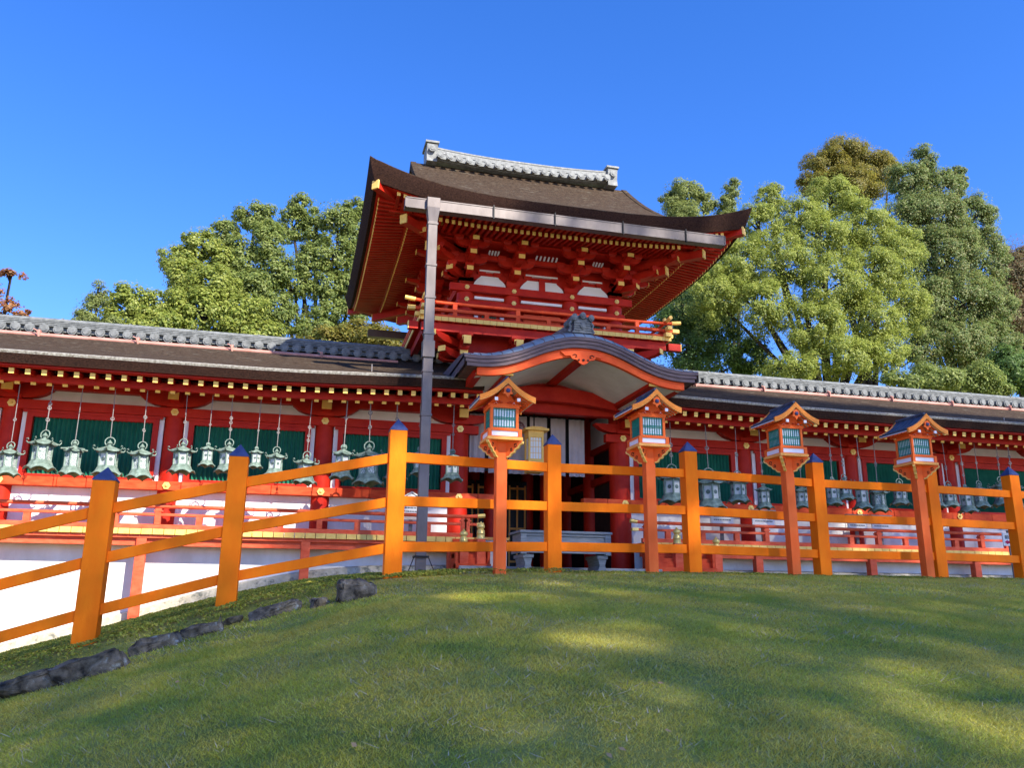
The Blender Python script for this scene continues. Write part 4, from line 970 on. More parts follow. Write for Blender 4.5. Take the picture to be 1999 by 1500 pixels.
    for sx in (-1, 1):
        m.box(sx*.135-.017, sx*.135+.017, -.30, .30, 2.0, 2.034, 0); m.box(sx*.135-.019, sx*.135+.019, -.315, -.298, 1.998, 2.036, 1)
        m.tube([(sx*(.03+.04*k), -.178, 2.005+.014*math.sin(k*2.2)) for k in range(4)], .011, 6, 2)
        m.prism([(sx*.09, 1.99), (sx*.135, 1.99), (sx*.11, 2.015)], lambda p, q, y: (p, y, q), -.185, -.16, 3)
    pm('gable_truss', m, [LPOST, PANELW, RED_W, PANELW])
    m = MB(); m.prism([(0, 2.18), (.045, 2.155), (.042, 2.11), (.062, 2.085), (.025, 2.075), (0, 2.035), (-.025, 2.075), (-.062, 2.085), (-.042, 2.11), (-.045, 2.155)], lambda p, q, y: (p, y, q), -.325, -.30, 0)
    m.lathe([(.028, 0), (.028, .012), (.02, .022), (.001, .026)], (0, 0, 0), 6, 1)
    for i in range(len(m.v)-24, len(m.v)): px_, py_, pz_ = m.v[i]; m.v[i] = (px_, -.325-pz_, 2.118+py_)
    pm('gable_pendant', m, [LPOST, NAVY])
    return T
def copy_tree(o, parent=None):
    c = o.copy(); COL.objects.link(c)
    if parent: c.parent = parent
    for ch in list(o.children): copy_tree(ch, c)
    return c
LP = [((2.30, 9.50, .26), 'orange roofed post lantern left of the gate curtains, farthest left of the four'),
      ((4.34, 9.85, .35), 'orange roofed post lantern right of the gate curtains, its base beside the offering box'),
      ((6.45, 10.02, .36), 'orange roofed post lantern with dark copper roof, second from the right along the fence'),
      ((8.69, 10.20, .38), 'orange roofed post lantern standing right against a fence post, farthest right of the four')]
p0 = post_lantern(*LP[0])
for loc, lab in LP[1:]:
    c = copy_tree(p0); c.location = loc; c['label'] = lab

# ------------------------------------------------------------------ hanging bronze lanterns
def hang_proto(kind):
    "height .70 from ring top (z=0) to skirt; origin at the ring's top"
    T = thing('hanging_lantern', 'proto', 'hanging lantern', (0, 0, 0), 'bronze lanterns hung from the corridor eaves')
    def pm(nm, m, mats, par=None, smooth=None):
        return link(nm, m.mesh(nm, mats, (0, 0, 0), smooth), par or T)
    rr = (.075, .06, .08, .05)[kind]; roofr = (.205, .17, .215, .19)[kind]; br = (.136, .128, .146, .132)[kind]
    m = MB(); zc = -.015-rr
    m.tube([(rr*math.cos(a), .01*math.sin(a), zc+rr*math.sin(a)) for a in np.linspace(-.9, math.pi+.9, 19)], .011, 7); pm('ring', m, BRONZE, None, 60)
    zt = zc-rr*.75; ph = math.pi/6
    m = MB(); m.lathe([(.001, zt+.10), (.015, zt+.08), (.04, zt+.05), (.045, zt+.03), (.025, zt+.01), (.03, zt-.01), (.06, zt-.025)], (0, 0, 0), 12)
    zr0 = zt-.02; zr1 = zt-.105
    prof = [(.055, zr0), (roofr*.42, zr0-.018), (roofr*.72, zr0-.05), (roofr*.96, zr1), (roofr*.96, zr1-.022), (br+.01, zr1-.018)]
    k0 = len(m.v); nseg = 24
    for r, z in prof:
        for k in range(nseg):
            a = ph+2*math.pi*k/nseg; c = math.cos((((a-ph) % (math.pi/3))-math.pi/6)); hexr = r*math.cos(math.pi/6)/c
            corner = (1-c)/(1-math.cos(math.pi/6)); lift_ = .022*corner*(r/roofr)**3
            m.v.append((hexr*1.08*math.cos(a), hexr*1.08*math.sin(a), z+lift_))
    for i in range(len(prof)-1):
        for k in range(nseg): m.f.append((k0+i*nseg+k, k0+i*nseg+(k+1) % nseg, k0+(i+1)*nseg+(k+1) % nseg, k0+(i+1)*nseg+k)); m.m.append(1 if i >= 4 else 0)
    rf = pm('lid', m, [BRONZE, BRONZE_D], None, 35)
    m = MB()
    for k in range(6):
        a = ph+k*math.pi/3; ca, sa = math.cos(a), math.sin(a); R0_ = roofr*1.0
        if kind == 1:
            m.bar((ca*R0_*.6, sa*R0_*.6, zr1+.045), (ca*R0_*1.35, sa*R0_*1.35, zr1+.03), .07, .022)
        elif kind in (0, 2):
            pts = [(R0_*.92, zr1+.012), (R0_*1.12, zr1+.005), (R0_*1.23, zr1+.03), (R0_*1.24, zr1+.07), (R0_*1.15, zr1+.085), (R0_*1.10, zr1+.06)]
            m.tube([(ca*r, sa*r, z) for r, z in pts], [.016, .014, .012, .010, .009, .008], 6)
        else:
            m.tube([(ca*R0_*.9, sa*R0_*.9, zr1+.01), (ca*R0_*1.15, sa*R0_*1.15, zr1+.02)], .014, 6)
    cc = MB(); n_ = len(m.v)//6; q_ = len(m.f)//6
    for k in range(6): link('corner_curl', MB().add(m.v[k*n_:(k+1)*n_], [tuple(i-k*n_ for i in f) for f in m.f[k*q_:(k+1)*q_]]).mesh('corner_curl', BRONZE, (0, 0, 0), 60), rf)
    zb0 = zr1-.015; zb1 = -.54
    m = MB(); n = 6
    def hexpt(k, r): a = ph+k*math.pi/3; return (r*math.cos(a), r*math.sin(a))
    for k in range(6):
        x, y = hexpt(k, br); m.tube([(x, y, zb0), (x*1.0, y*1.0, zb1)], .017, 5)
    m.lathe([(br+.004, zb0), (br+.004, zb0-.035), (br-.01, zb0-.035)], (0, 0, 0), 6, 0, ph); m.lathe([(br-.01, zb1+.03), (br+.005, zb1+.03), (br+.02, zb1+.008), (br+.02, zb1-.015), (br-.01, zb1-.015)], (0, 0, 0), 6, 0, ph)
    bd = pm('body', m, BRONZE)
    m = MB(); m.lathe([(br-.008, zb1), (br-.008, zb0)], (0, 0, 0), 6, 0, ph)
    if kind in (2, 3):                              # round crests on the panels
        for k in range(6):
            a = ph+(k+.5)*math.pi/3; r = (br-.008)*math.cos(math.pi/6); zc2 = (zb0+zb1)/2
            m.tube([(r*math.cos(a), r*math.sin(a), zc2), ((r+.004)*math.cos(a), (r+.004)*math.sin(a), zc2)], .035, 12, 1)
    link('panels', m.mesh('panels', [PIERCED if kind in (0, 1) else PANEL_L, BRONZE_D], (0, 0, 0)), bd)
    m = MB(); k0 = 0; rings = [(br+.01, -.55, 0), (br+.03, -.60, 0), (br+.065, -.655, 1), (br+.10, -.70, 1)]
    nseg = 36
    for r, z, sc in rings:
        for k in range(nseg):
            a = ph+2*math.pi*k/nseg; t = ((k/nseg*6) % 1); lob = math.sin(math.pi*t); c = math.cos((((a-ph) % (math.pi/3))-math.pi/6))
            hr = r*(1.04-.06*lob)
            m.v.append((hr*math.cos(a), hr*math.sin(a), z+(.055*lob**.8 if sc and r > br+.09 else .022*lob if sc else 0)))
    for i in range(len(rings)-1):
        for k in range(nseg): m.f.append((i*nseg+k, i*nseg+(k+1) % nseg, (i+1)*nseg+(k+1) % nseg, (i+1)*nseg+k)); m.m.append(0)
    sk = pm('skirt', m, [BRONZE, BRONZE_D], None, 50); so_ = sk.modifiers.new('solidify', 'SOLIDIFY'); so_.thickness = .012
    return T
ROD = MB(); ROD.tube([(0, 0, 0), (0, 0, 1)], .0065, 6)
ROD_ME = ROD.mesh('hanger_rod', IRON)
HK = MB(); HK.tube([(.028*math.cos(a), 0, .028*math.sin(a)) for a in np.linspace(0, 2*math.pi, 13)], .008, 6, 0, False); HK_ME = HK.mesh('hanger_ring', IRON)
PROTO = [hang_proto(k) for k in range(4)]
HL = [(-4.85, 2.59, .62, 0, 'bronze lantern cut by the left edge of the photo, leftmost hanging lantern'),
 (-4.34, 2.83, .74, 0, 'large bronze lantern with big ring over left end of the first green window'),
 (-3.85, 2.68, .66, 1, 'bronze lantern with flat lid arms, second before the first green window'),
 (-3.29, 2.76, .72, 2, 'bronze lantern with star-shaped crest panels behind the leftmost navy fence cap'),
 (-2.75, 2.71, .70, 0, 'bronze lantern right of the leftmost navy fence cap, at the first window end'),
 (-2.07, 2.80, .66, 2, 'bronze lantern with round crest panels beside the second white strip, left of second green window'),
 (-1.64, 2.75, .46, 3, 'small plain bronze lantern hanging before left part of the second green window'),
 (-1.28, 2.84, .66, 2, 'bronze lantern half hidden behind the second fence post with navy cap'),
 (-.79, 2.72, .42, 3, 'smallest bronze lantern just right of the second fence post'),
 (-.43, 2.74, .58, 2, 'bronze lantern before the right half of the second green window, above the sloping rail'),
 (.12, 2.68, .64, 2, 'bronze lantern at right end of second window, skirt below the sloping top rail'),
 (.79, 2.85, .70, 3, 'bronze lantern at left end of the third green window beside the red column'),
 (1.26, 2.94, .88, 0, 'largest left-hand bronze lantern, with pierced panels left of the third tall fence post'),
 (1.77, 2.89, .70, 3, 'bronze lantern almost hidden behind the tall fence post left of the downspout'),
 (2.23, 2.88, .58, 3, 'bronze lantern mostly hidden behind the dark downspout'),
 (2.88, 2.87, .66, 3, 'lone bronze lantern between the downspout and the first post lantern'),
 (7.52, 2.80, .86, 2, 'big shaded bronze lantern right of the second post lantern, behind a fence post'),
 (8.36, 2.76, .92, 2, 'largest shaded bronze lantern, first right of the fence post after the second post lantern'),
 (9.04, 2.73, .72, 2, 'shaded bronze lantern above the left white notice board of the right corridor'),
 (9.63, 2.50, .59, 3, 'low-hung shaded bronze lantern left of the third post lantern'),
 (10.56, 2.56, .60, 2, 'shaded bronze lantern between the third post lantern and the fence post beside it'),
 (11.34, 2.70, .66, 3, 'shaded bronze lantern just right of the fence post beside the third post lantern'),
 (11.64, 2.77, .60, 2, 'higher-hung shaded bronze lantern, second right of that same fence post'),
 (12.06, 2.66, .68, 3, 'bronze lantern in front of the red column midway between third and fourth post lanterns'),
 (12.48, 2.62, .68, 0, 'bronze lantern with pierced panels above a notice board, left of the fourth post lantern'),
 (13.06, 2.73, .62, 2, 'bronze lantern with sunlit lid immediately left of the fourth post lantern'),
 (14.02, 2.65, .56, 3, 'bronze lantern mostly hidden by the fourth post lantern and its fence post'),
 (14.36, 2.73, .62, 2, 'bronze lantern first to the right of the fourth post lantern'),
 (14.82, 2.68, .68, 3, 'bronze lantern second to the right of the fourth post lantern'),
 (15.21, 2.78, .66, 0, 'bronze lantern third to the right of the fourth post lantern'),
 (15.83, 2.90, .72, 0, 'wide bronze lantern with broad lid near right edge of the photo'),
 (16.17, 2.85, .74, 3, 'bronze lantern at right edge behind the last fence post')]
used = set()
for i, (x, zt, h, k, lab) in enumerate(HL):
    if k in used: T = copy_tree(PROTO[k])
    else: T = PROTO[k]; used.add(k)
    s = h/.70; T.location = (x, 15.9, zt); T.scale = (s, s, s); T.rotation_euler = (0, R_(random.uniform(-1.5, 1.5)), random.uniform(-.35, .35)); T['label'] = lab
    L = (3.68-zt)/s
    o = bpy.data.objects.new('hanger_rod', ROD_ME); COL.objects.link(o); o.parent = T; o.location = (0, 0, -.02); o.scale = (1/s, 1/s, L)
    for q in ([.35], [.45, .2], [.5])[i % 3]:
        o = bpy.data.objects.new('hanger_ring', HK_ME); COL.objects.link(o); o.parent = T; o.location = (0, 0, q*L); o.rotation_euler = (0, 0, i)

# ------------------------------------------------------------------ notice boards and the arrow sign
def notice(x, label, w=.52, h=.30, zt=2.0, gable=False):
    y = 16.55
    T = thing('notice_board', label, 'notice board', (x, y, 1.19))
    m = MB(); m.box(x-w/2, x+w/2, y-.015, y+.015, zt-h, zt); b = part('board', m, SIGNW, T)
    for r in range(3):
        m = MB(); xx = x-w*.38
        while xx < x+w*.36:
            l = random.uniform(.02, .06); m.box(xx, min(xx+l, x+w*.4), y-.018, y-.0155, zt-.09-.07*r, zt-.065-.07*r); xx += l+.009
        link('writing_line', m.mesh('writing_line', INK, ORG[b.name]), b)
    m = MB()
    if gable: m.bar((x-w/2-.06, y, zt), (x, y, zt+.17), .06, .025); m.bar((x, y, zt+.17), (x+w/2+.06, y, zt), .06, .025); m.prism([(-w/2, zt), (w/2, zt), (0, zt+.15)], lambda p, q, a: (x+p, a, q), y-.01, y+.01)
    else: m.box(x-w/2-.03, x+w/2+.03, y-.05, y+.04, zt+.002, zt+.03)
    part('roof', m, SIGNW if gable else STONE, T)
    m = MB(); m.box(x-.035, x+.035, y+.017, y+.06, 1.19, zt-.02); m.box(x-.18, x+.18, y-.1, y+.12, 1.19, 1.22); part('leg', m, BOXG, T)
notice(2.20, 'white gabled notice board behind the downspout on the left veranda', .44, .38, 1.90, True)
notice(8.97, 'white notice board on dark leg, on the right veranda left of the third post lantern', .54, .36, 1.95)
notice(9.97, 'white notice board directly behind the third post lantern', .54, .36, 1.95)
notice(12.35, 'left one of two white notice boards between third and fourth post lanterns', .50, .34, 1.93)
notice(12.98, 'right one of two white notice boards, nearest the fourth post lantern', .50, .34, 1.93)
T = thing('arrow_sign', 'small white sign with red left arrow on a slim pole, right edge of photo', 'sign', (12.95, 13.0, .45))
m = MB(); m.bar((12.98, 13.02, .35), (12.955, 13.02, 1.40), .03, .03); part('pole', m, IRON, T)
m = MB(); m.box(12.80, 13.10, 12.985, 13.005, 1.06, 1.30); b = part('board', m, SIGNW, T, bevel=.004)
m = MB(); z = 1.13; m.add([(12.83, 12.982, z), (12.90, 12.982, z-.045), (12.90, 12.982, z-.025), (13.02, 12.982, z-.025), (13.00, 12.982, z), (13.02, 12.982, z+.025), (12.90, 12.982, z+.025), (12.90, 12.982, z+.045)], [tuple(range(8))]); link('arrow', m.mesh('arrow', SIGNR, ORG[b.name]), b)
m = MB()
def st(x0, z0, x1, z1, w=.007): m.bar((x0, 12.982, z0), (x1, 12.982, z1), .003, w, 0, upv=(-(z1-z0), 0, (x1-x0)))
gx0, gz = 12.855, 1.185                         # two characters of grey strokes
for a in (.0, .013, .026): st(gx0+a, gz+.005, gx0+a, gz+.07)
st(gx0+.036, gz+.07, gx0+.078, gz+.07); st(gx0+.042, gz+.02, gx0+.042, gz+.06); st(gx0+.072, gz+.02, gx0+.072, gz+.06)
for a in (.02, .033, .046, .06): st(gx0+.042, gz+a, gx0+.072, gz+a, .005)
st(gx0+.05, gz+.02, gx0+.038, gz); st(gx0+.064, gz+.02, gx0+.078, gz)
gx0 = 12.965
st(gx0, gz+.045, gx0, gz+.07); st(gx0+.026, gz+.045, gx0+.026, gz+.07); st(gx0, gz+.07, gx0+.026, gz+.07); st(gx0, gz+.045, gx0+.026, gz+.045); st(gx0+.013, gz+.005, gx0+.013, gz+.045); st(gx0+.003, gz+.03, gx0+.003, gz+.004); st(gx0, gz+.003, gx0+.03, gz+.008); st(gx0+.013, gz+.026, gx0+.028, gz+.026)
st(gx0+.05, gz+.075, gx0+.036, gz+.05); st(gx0+.045, gz+.064, gx0+.07, gz+.064); st(gx0+.07, gz+.064, gx0+.034, gz+.032); st(gx0+.045, gz+.055, gx0+.078, gz+.034); st(gx0+.044, gz+.028, gx0+.072, gz+.028); st(gx0+.044, gz, gx0+.044, gz+.028); st(gx0+.072, gz, gx0+.072, gz+.028); st(gx0+.044, gz+.002, gx0+.072, gz+.002)
link('characters', m.mesh('characters', INK, ORG[b.name]), b)
m = MB(); m.prism([(12.74, 1.345), (13.12, 1.345), (13.05, 1.372), (12.92, 1.42), (12.80, 1.372)], lambda p, q, y: (p, y, q), 12.93, 13.03); part('gabled_top', m, SIGNW, T)

# ------------------------------------------------------------------ border stones
def ground_hit(px, py):
    d = fw+rt*((px-999.5)/F_PX)-up*((py-750)/F_PX); t = 2.0
    while t < 40:
        p = d*t
        if p.z <= ground_z(p.x, p.y): return p
        t += .03
    return d*t
from mathutils import noise as mnoise
def rock(label, c, sz, rot=0.0, tilt=0.0, seed=0, nm='border_stone'):
    import bmesh
    bm = bmesh.new(); r2 = np.random.default_rng(seed+40)
    M = Matrix.Rotation(rot, 3, 'Z') @ Matrix.Rotation(tilt, 3, 'Y')
    for _ in range(26):
        p = r2.uniform(-1, 1, 3); p = np.sign(p)*np.abs(p)**.45; p *= r2.uniform(.82, 1.0); bm.verts.new(p)
    h = bmesh.ops.convex_hull(bm, input=bm.verts); bmesh.ops.delete(bm, geom=list({e for e in h['geom_interior'] if isinstance(e, bmesh.types.BMVert)}), context='VERTS')
    bmesh.ops.bevel(bm, geom=list(bm.edges), offset=.06, segments=2, affect='EDGES')
    bmesh.ops.triangulate(bm, faces=bm.faces); bmesh.ops.subdivide_edges(bm, edges=bm.edges, cuts=3, use_grid_fill=True)
    off = Vector((seed*3.1, seed*1.7, seed*.9))
    for v in bm.verts:
        p = v.co.copy(); q = Vector((p.x*sz[0], p.y*sz[1], p.z*sz[2])); w = q*9+off
        q += p.normalized()*(.032*mnoise.fractal(w, 1.0, 2.0, 4)+.010*mnoise.noise(q*40+off)); v.co = M @ q
    me = bpy.data.meshes.new(nm); bm.to_mesh(me); bm.free(); me.materials.append(ROCK)
    me.polygons.foreach_set('use_smooth', [True]*len(me.polygons)); me.set_sharp_from_angle(angle=R_(22))
    o = link(nm, me, None, c); props(o, label, 'stone', 'dark stones edging the lawn')
ST = [('lichened border stone at the bottom left, cut by the left edge', 48, 1338, 8.35, 60, 26), ('long flat-faced border stone below the leftmost fence post', 172, 1303, 8.5, 76, 30),
      ('border stone right of the long flat stone', 298, 1258, 8.6, 58, 20), ('small border stone left of the second fence post foot', 392, 1232, 8.68, 42, 16),
      ('tiny border stone under the second fence post', 452, 1214, 8.74, 26, 9), ('rough border stone right of the second fence post', 538, 1190, 8.8, 52, 18),
      ('small stone at the upper end of the border row', 622, 1178, 8.85, 22, 11), ('large dark boulder left of the tall third fence post', 700, 1150, 8.75, 46, 27)]
for i, (lab, px, py, Yd, rx, rz_) in enumerate(ST):
    p = ground_hit(px, py+rz_*.75); k = p.dot(fw)/F_PX; c = Vector((p.x, p.y+.09, p.z+rz_*k*.42))
    sl_ = -.27 if i < 7 else 0
    rock(lab, (c.x, c.y, c.z), (rx*k*(1.04 if i < 7 else .95), .13 if i < 7 else .18, rz_*k*1.12), .12, sl_, i+1, 'boulder' if i == 7 else 'border_stone')

# ------------------------------------------------------------------ foliage built from many small leaves
def leaf_mesh(name, P, N, size, m, asp=.55, jit=.35):
    "one four-cornered leaf per point: P centres, N normals, size lengths"
    n = len(P); N = N+rng.normal(0, jit, (n, 3)); N /= np.linalg.norm(N, axis=1)[:, None]+1e-9
    A = rng.normal(0, 1, (n, 3)); T = np.cross(N, A); T /= np.linalg.norm(T, axis=1)[:, None]+1e-9; B = np.cross(N, T)
    s = size[:, None]; l = T*s*.5; w = B*s*.5*asp
    V = np.stack([P-l, P+w-l*.1+N*s*.06, P+l, P-w-l*.1+N*s*.06], 1).reshape(-1, 3)
    return quad_mesh(name, V, 4, m)
def quad_mesh(name, V, k, m):
    me = bpy.data.meshes.new(name); nf = len(V)//k
    me.vertices.add(len(V)); me.vertices.foreach_set('co', np.ascontiguousarray(V, dtype=np.float32).ravel())
    me.loops.add(nf*k); me.loops.foreach_set('vertex_index', np.arange(nf*k, dtype=np.int32))
    me.polygons.add(nf); me.polygons.foreach_set('loop_start', np.arange(0, nf*k, k, dtype=np.int32)); me.polygons.foreach_set('loop_total', np.full(nf, k, dtype=np.int32))
    me.materials.append(m); me.update(calc_edges=True); me.validate(); return me
def clump_points(c, r, n, flat=1.0):
    d = rng.normal(0, 1, (n, 3)); d /= np.linalg.norm(d, axis=1)[:, None]
    rad = rng.uniform(.35, 1.0, n)**.6
    p = c+d*rad[:, None]*r*np.array([1, 1, flat]); nn = d*.7+np.array([0, 0, .55]); return p, nn
def tree(nm, label, lobes, m, leaf=.16, dens=1.0, group=None, clump=.30, base=None, spread=.12, asp=.55, open_=.0, limbs=True, flat=.8):
    "lobes: (px, py, rx, ry, Y) masses of the crown as seen in the photograph, each with its own depth"
    C = []
    for px, py, rx, ry, Yd in lobes:
        c = at(px, py, Yd); k = c.dot(fw)/F_PX; C.append((np.array(c), rx*k*1.12, ry*k*1.12))
    cen = np.mean([c for c, _, _ in C], axis=0); zb = interp(cen[0], ZB)+1.0
    bx, by = (cen[0], cen[1]) if base is None else base
    T = thing(nm, label, 'tree' if 'tree' in nm else 'bush', (bx, by, zb), group)
    PP, NN, tips = [], [], []
    for c, rx, rz in C:
        ry = (rx+rz)/2*.9; nc = int(max(8, 17*dens*(rx*rz/ (max(rx, rz)*clump)**2)*.22*(1-open_)))
        for i in range(nc):
            d = rng.normal(0, 1, 3); d /= np.linalg.norm(d)
            if d[1] > .3 and rng.random() < .6: d[1] = -d[1]
            rad = rng.uniform(.45, 1.0)**.7
            q = c+d*rad*np.array([rx, ry, rz]); rc = max(rx, rz)*clump*rng.uniform(.6, 1.25); rc = min(rc, 1.1)
            n = int(dens*190*(rc/.5)**2*(.16/leaf)**2*rng.uniform(.7, 1.2)*1.75*(.55/asp)**.6); n = min(max(n, 60), 1600)
            p, nn = clump_points(q, rc, n, flat); PP.append(p); NN.append(nn+d*.6)
            if rng.random() < .22: tips.append((q, c))
        nl = int(700*dens*rx*rz*(.16/leaf)**2)
        d = rng.normal(0, 1, (nl, 3)); d /= np.linalg.norm(d, axis=1)[:, None]
        p = c+d*(rng.uniform(.4, 1.3, nl)**.7)[:, None]*np.array([rx, ry, rz]); PP.append(p); NN.append(d+np.array([0, 0, .6]))
    P = np.concatenate(PP); N = np.concatenate(NN); o = np.array(T.location)
    sz = leaf*rng.uniform(.6, 1.35, len(P))
    link('crown', leaf_mesh('crown', P-o, N, sz, m, asp), T)
    mb = MB(); top = max(c[2] for c, _, _ in C); H = top-zb
    fork = Vector((bx, by, zb+H*.32)); r0_ = max(.10, min(.26, H*.016))
    mb.tube([(bx, by, zb-.8), (bx+.1, by, zb+H*.16), fork], [r0_*1.25, r0_, r0_*.85], 9)
    for c, rx, rz in C:
        c = Vector(c); md = fork.lerp(c, .5)+Vector((rng.normal(0, .25), rng.normal(0, .25), .3))
        mb.tube([fork, md, c, c+Vector((0, 0, rz*.6))], [r0_*.6, r0_*.38, r0_*.2, .02], 7)
    for q, c in tips:
        c = Vector(c); q = Vector(q); mb.tube([c-Vector((0, 0, .3)), c.lerp(q, .55)+Vector((rng.normal(0, .1), 0, .15)), q], [r0_*.2, r0_*.12, .012], 5)
    part('trunk', mb, BARK, T, 60)
    return T
GB = leafmat('leaves_yellow_green', [(0.131, 0.19, 0.032), (0.311, 0.369, 0.069), (0.478, 0.502, 0.116), (0.204, 0.268, 0.046)])
GM = leafmat('leaves_mid_green', [(0.108, 0.16, 0.041), (0.23, 0.296, 0.074), (0.377, 0.421, 0.116), (0.149, 0.205, 0.046)])
GP = leafmat('leaves_pale_green', [(0.141, 0.186, 0.055), (0.265, 0.313, 0.085), (0.378, 0.414, 0.133), (0.189, 0.236, 0.062)])
GD = leafmat('leaves_dark_green', [(0.057, 0.105, 0.03), (0.109, 0.196, 0.048), (0.203, 0.302, 0.07), (0.078, 0.151, 0.038)])
GY = leafmat('leaves_olive_gold', [(0.121, 0.137, 0.023), (0.241, 0.233, 0.039), (0.38, 0.306, 0.054), (0.155, 0.137, 0.031)])
GI = leafmat('leaves_ivy_mixed', [(0.086, 0.153, 0.036), (0.19, 0.271, 0.075), (0.323, 0.38, 0.141), (0.266, 0.24, 0.083), (0.114, 0.186, 0.042)])
GO = leafmat('leaves_autumn_orange', [(.32, .10, .03), (.45, .20, .07), (.28, .14, .06), (.50, .30, .14)])
GR = leafmat('leaves_russet', [(0.187, 0.12, 0.057), (0.281, 0.164, 0.086), (0.14, 0.149, 0.057), (0.234, 0.224, 0.1)])
gL = 'trees behind the left corridor'; gR = 'trees behind the right corridor'
tree('conifer_tree', 'pale feathery young tree at the left end of the left tree group', [(178, 610, 26, 34, 30), (190, 575, 10, 26, 30), (160, 635, 24, 24, 30), (215, 640, 26, 24, 30)], GP, .10, .8, gL, asp=.35, clump=.4)
tree('broadleaf_tree', 'low yellow-green tree second from the left behind the left corridor', [(255, 590, 40, 34, 31), (300, 605, 40, 34, 31.5), (235, 630, 40, 28, 31), (320, 645, 44, 34, 31), (275, 650, 50, 30, 30.5)], GB, .125, .9, gL)
tree('broadleaf_tree', 'tall bushy yellow-green tree with a dark left top, centre of the left tree group', [(395, 480, 34, 30, 33), (350, 510, 36, 30, 33), (370, 545, 40, 36, 32.5), (415, 560, 44, 40, 32), (400, 610, 60, 46, 31.5), (460, 620, 56, 44, 32), (355, 600, 34, 36, 32), (330, 640, 40, 34, 32), (430, 505, 26, 26, 33), (490, 655, 56, 34, 31.5)], GB, .125, .95, gL)
tree('broadleaf_tree', 'tall slender green tree left of the big branching tree', [(440, 455, 24, 26, 34), (500, 425, 34, 26, 34), (520, 480, 32, 44, 33.5), (470, 510, 32, 40, 33.5), (535, 530, 32, 36, 33), (495, 560, 40, 36, 33), (450, 560, 30, 40, 33), (530, 600, 36, 34, 33)], GM, .125, .9, gL)
tree('broadleaf_tree', 'big green tree with bare dark limbs showing, beside the gate roof', [(590, 405, 26, 24, 35), (570, 440, 26, 34, 35), (615, 455, 30, 30, 35), (660, 430, 36, 32, 34.5), (690, 470, 34, 40, 34.5), (650, 500, 40, 36, 34), (600, 515, 36, 30, 34), (700, 410, 24, 22, 34.5), (575, 560, 34, 30, 34), (640, 560, 40, 30, 34), (690, 560, 34, 34, 34), (560, 625, 36, 28, 34), (655, 615, 50, 26, 34), (610, 645, 50, 26, 34)], GM, .125, .85, gL, open_=.15)
tree('shrub_bush', 'low pale yellowish clipped tree peeping over the left ridge beside the gate', [(640, 665, 46, 22, 28), (700, 655, 40, 24, 28), (750, 668, 44, 20, 27.5), (600, 680, 34, 14, 28)], GY, .11, 1.2, gL, clump=.45)
tree('autumn_tree', 'bare-branched orange autumn tree at the left edge of the photo', [(14, 600, 24, 18, 36), (42, 612, 14, 8, 36), (22, 537, 24, 5, 36), (-30, 570, 30, 30, 36)], GO, .13, .30, None, clump=.35, open_=.5)
tree('broadleaf_tree', 'small pale round-topped tree just above the right eave of the gate', [(1335, 378, 34, 24, 44), (1375, 395, 22, 16, 44), (1310, 395, 20, 18, 44), (1340, 440, 50, 40, 44), (1330, 520, 60, 50, 44), (1350, 610, 60, 50, 44)], GP, .125, .9, gR)
tree('broadleaf_tree', 'narrow grey-green tree top right of the small round-topped tree', [(1428, 378, 18, 24, 44), (1415, 402, 20, 18, 44), (1420, 460, 34, 44, 44), (1415, 560, 44, 60, 44)], GP, .13, .8, gR, open_=.2)
tree('broadleaf_tree', 'broad bright willow-like tree right of the gate, largest of the right group', [(1500, 395, 30, 34, 36), (1480, 440, 44, 40, 35), (1560, 430, 50, 44, 35), (1620, 390, 50, 44, 35.5), (1600, 470, 60, 50, 34), (1680, 450, 60, 54, 34.5), (1520, 510, 60, 54, 33.5), (1440, 520, 54, 50, 34), (1610, 560, 70, 54, 33), (1700, 540, 64, 56, 33.5), (1750, 500, 40, 60, 34), (1390, 580, 60, 50, 34), (1480, 600, 66, 50, 33), (1580, 640, 70, 46, 32.5), (1690, 630, 66, 56, 33), (1760, 600, 40, 60, 33.5), (1650, 700, 80, 36, 32), (1720, 690, 46, 44, 32.5), (1540, 720, 60, 26, 32)], GB, .125, .80, gR, asp=.38, clump=.24, open_=.1)
tree('broadleaf_tree', 'shadowy tree with dark leaning trunks between the gate balcony and the broad bright tree', [(1330, 600, 50, 44, 37), (1390, 640, 54, 40, 37), (1340, 690, 56, 36, 36), (1440, 690, 54, 40, 36), (1300, 650, 36, 40, 37), (1500, 730, 60, 20, 36), (1400, 720, 60, 20, 36)], GD, .125, .75, gR, open_=.3)
tree('broadleaf_tree', 'dark olive-gold rounded treetop rising behind the broad bright tree', [(1650, 300, 44, 30, 46), (1610, 330, 40, 34, 46), (1690, 330, 46, 36, 46), (1590, 365, 30, 28, 45.5), (1660, 370, 50, 34, 45), (1735, 340, 20, 24, 46)], GY, .125, .95, gR)
tree('ivy_covered_tree', 'tallest ivy-clad tree with a ragged spiky top, right of the broad bright tree', [(1800, 320, 22, 34, 40), (1770, 360, 40, 40, 40), (1830, 370, 44, 36, 40), (1870, 350, 14, 24, 40), (1810, 430, 70, 50, 39), (1890, 430, 44, 50, 39.5), (1760, 450, 40, 50, 39), (1840, 510, 70, 54, 38.5), (1920, 510, 34, 54, 39), (1870, 590, 66, 54, 38), (1930, 600, 44, 50, 38), (1810, 600, 40, 54, 38), (1860, 680, 70, 50, 37.5), (1930, 680, 50, 46, 37.5), (1790, 690, 34, 44, 37.5)], GI, .125, .85, gR, clump=.24)
tree('russet_tree', 'russet-leaved tree at the right edge behind the ivy-clad tree', [(1985, 520, 30, 50, 44), (2010, 600, 44, 60, 44), (1975, 600, 26, 50, 44), (1968, 545, 34, 50, 43), (1960, 610, 36, 50, 43), (2030, 690, 60, 60, 44)], GR, .125, .9, gR)
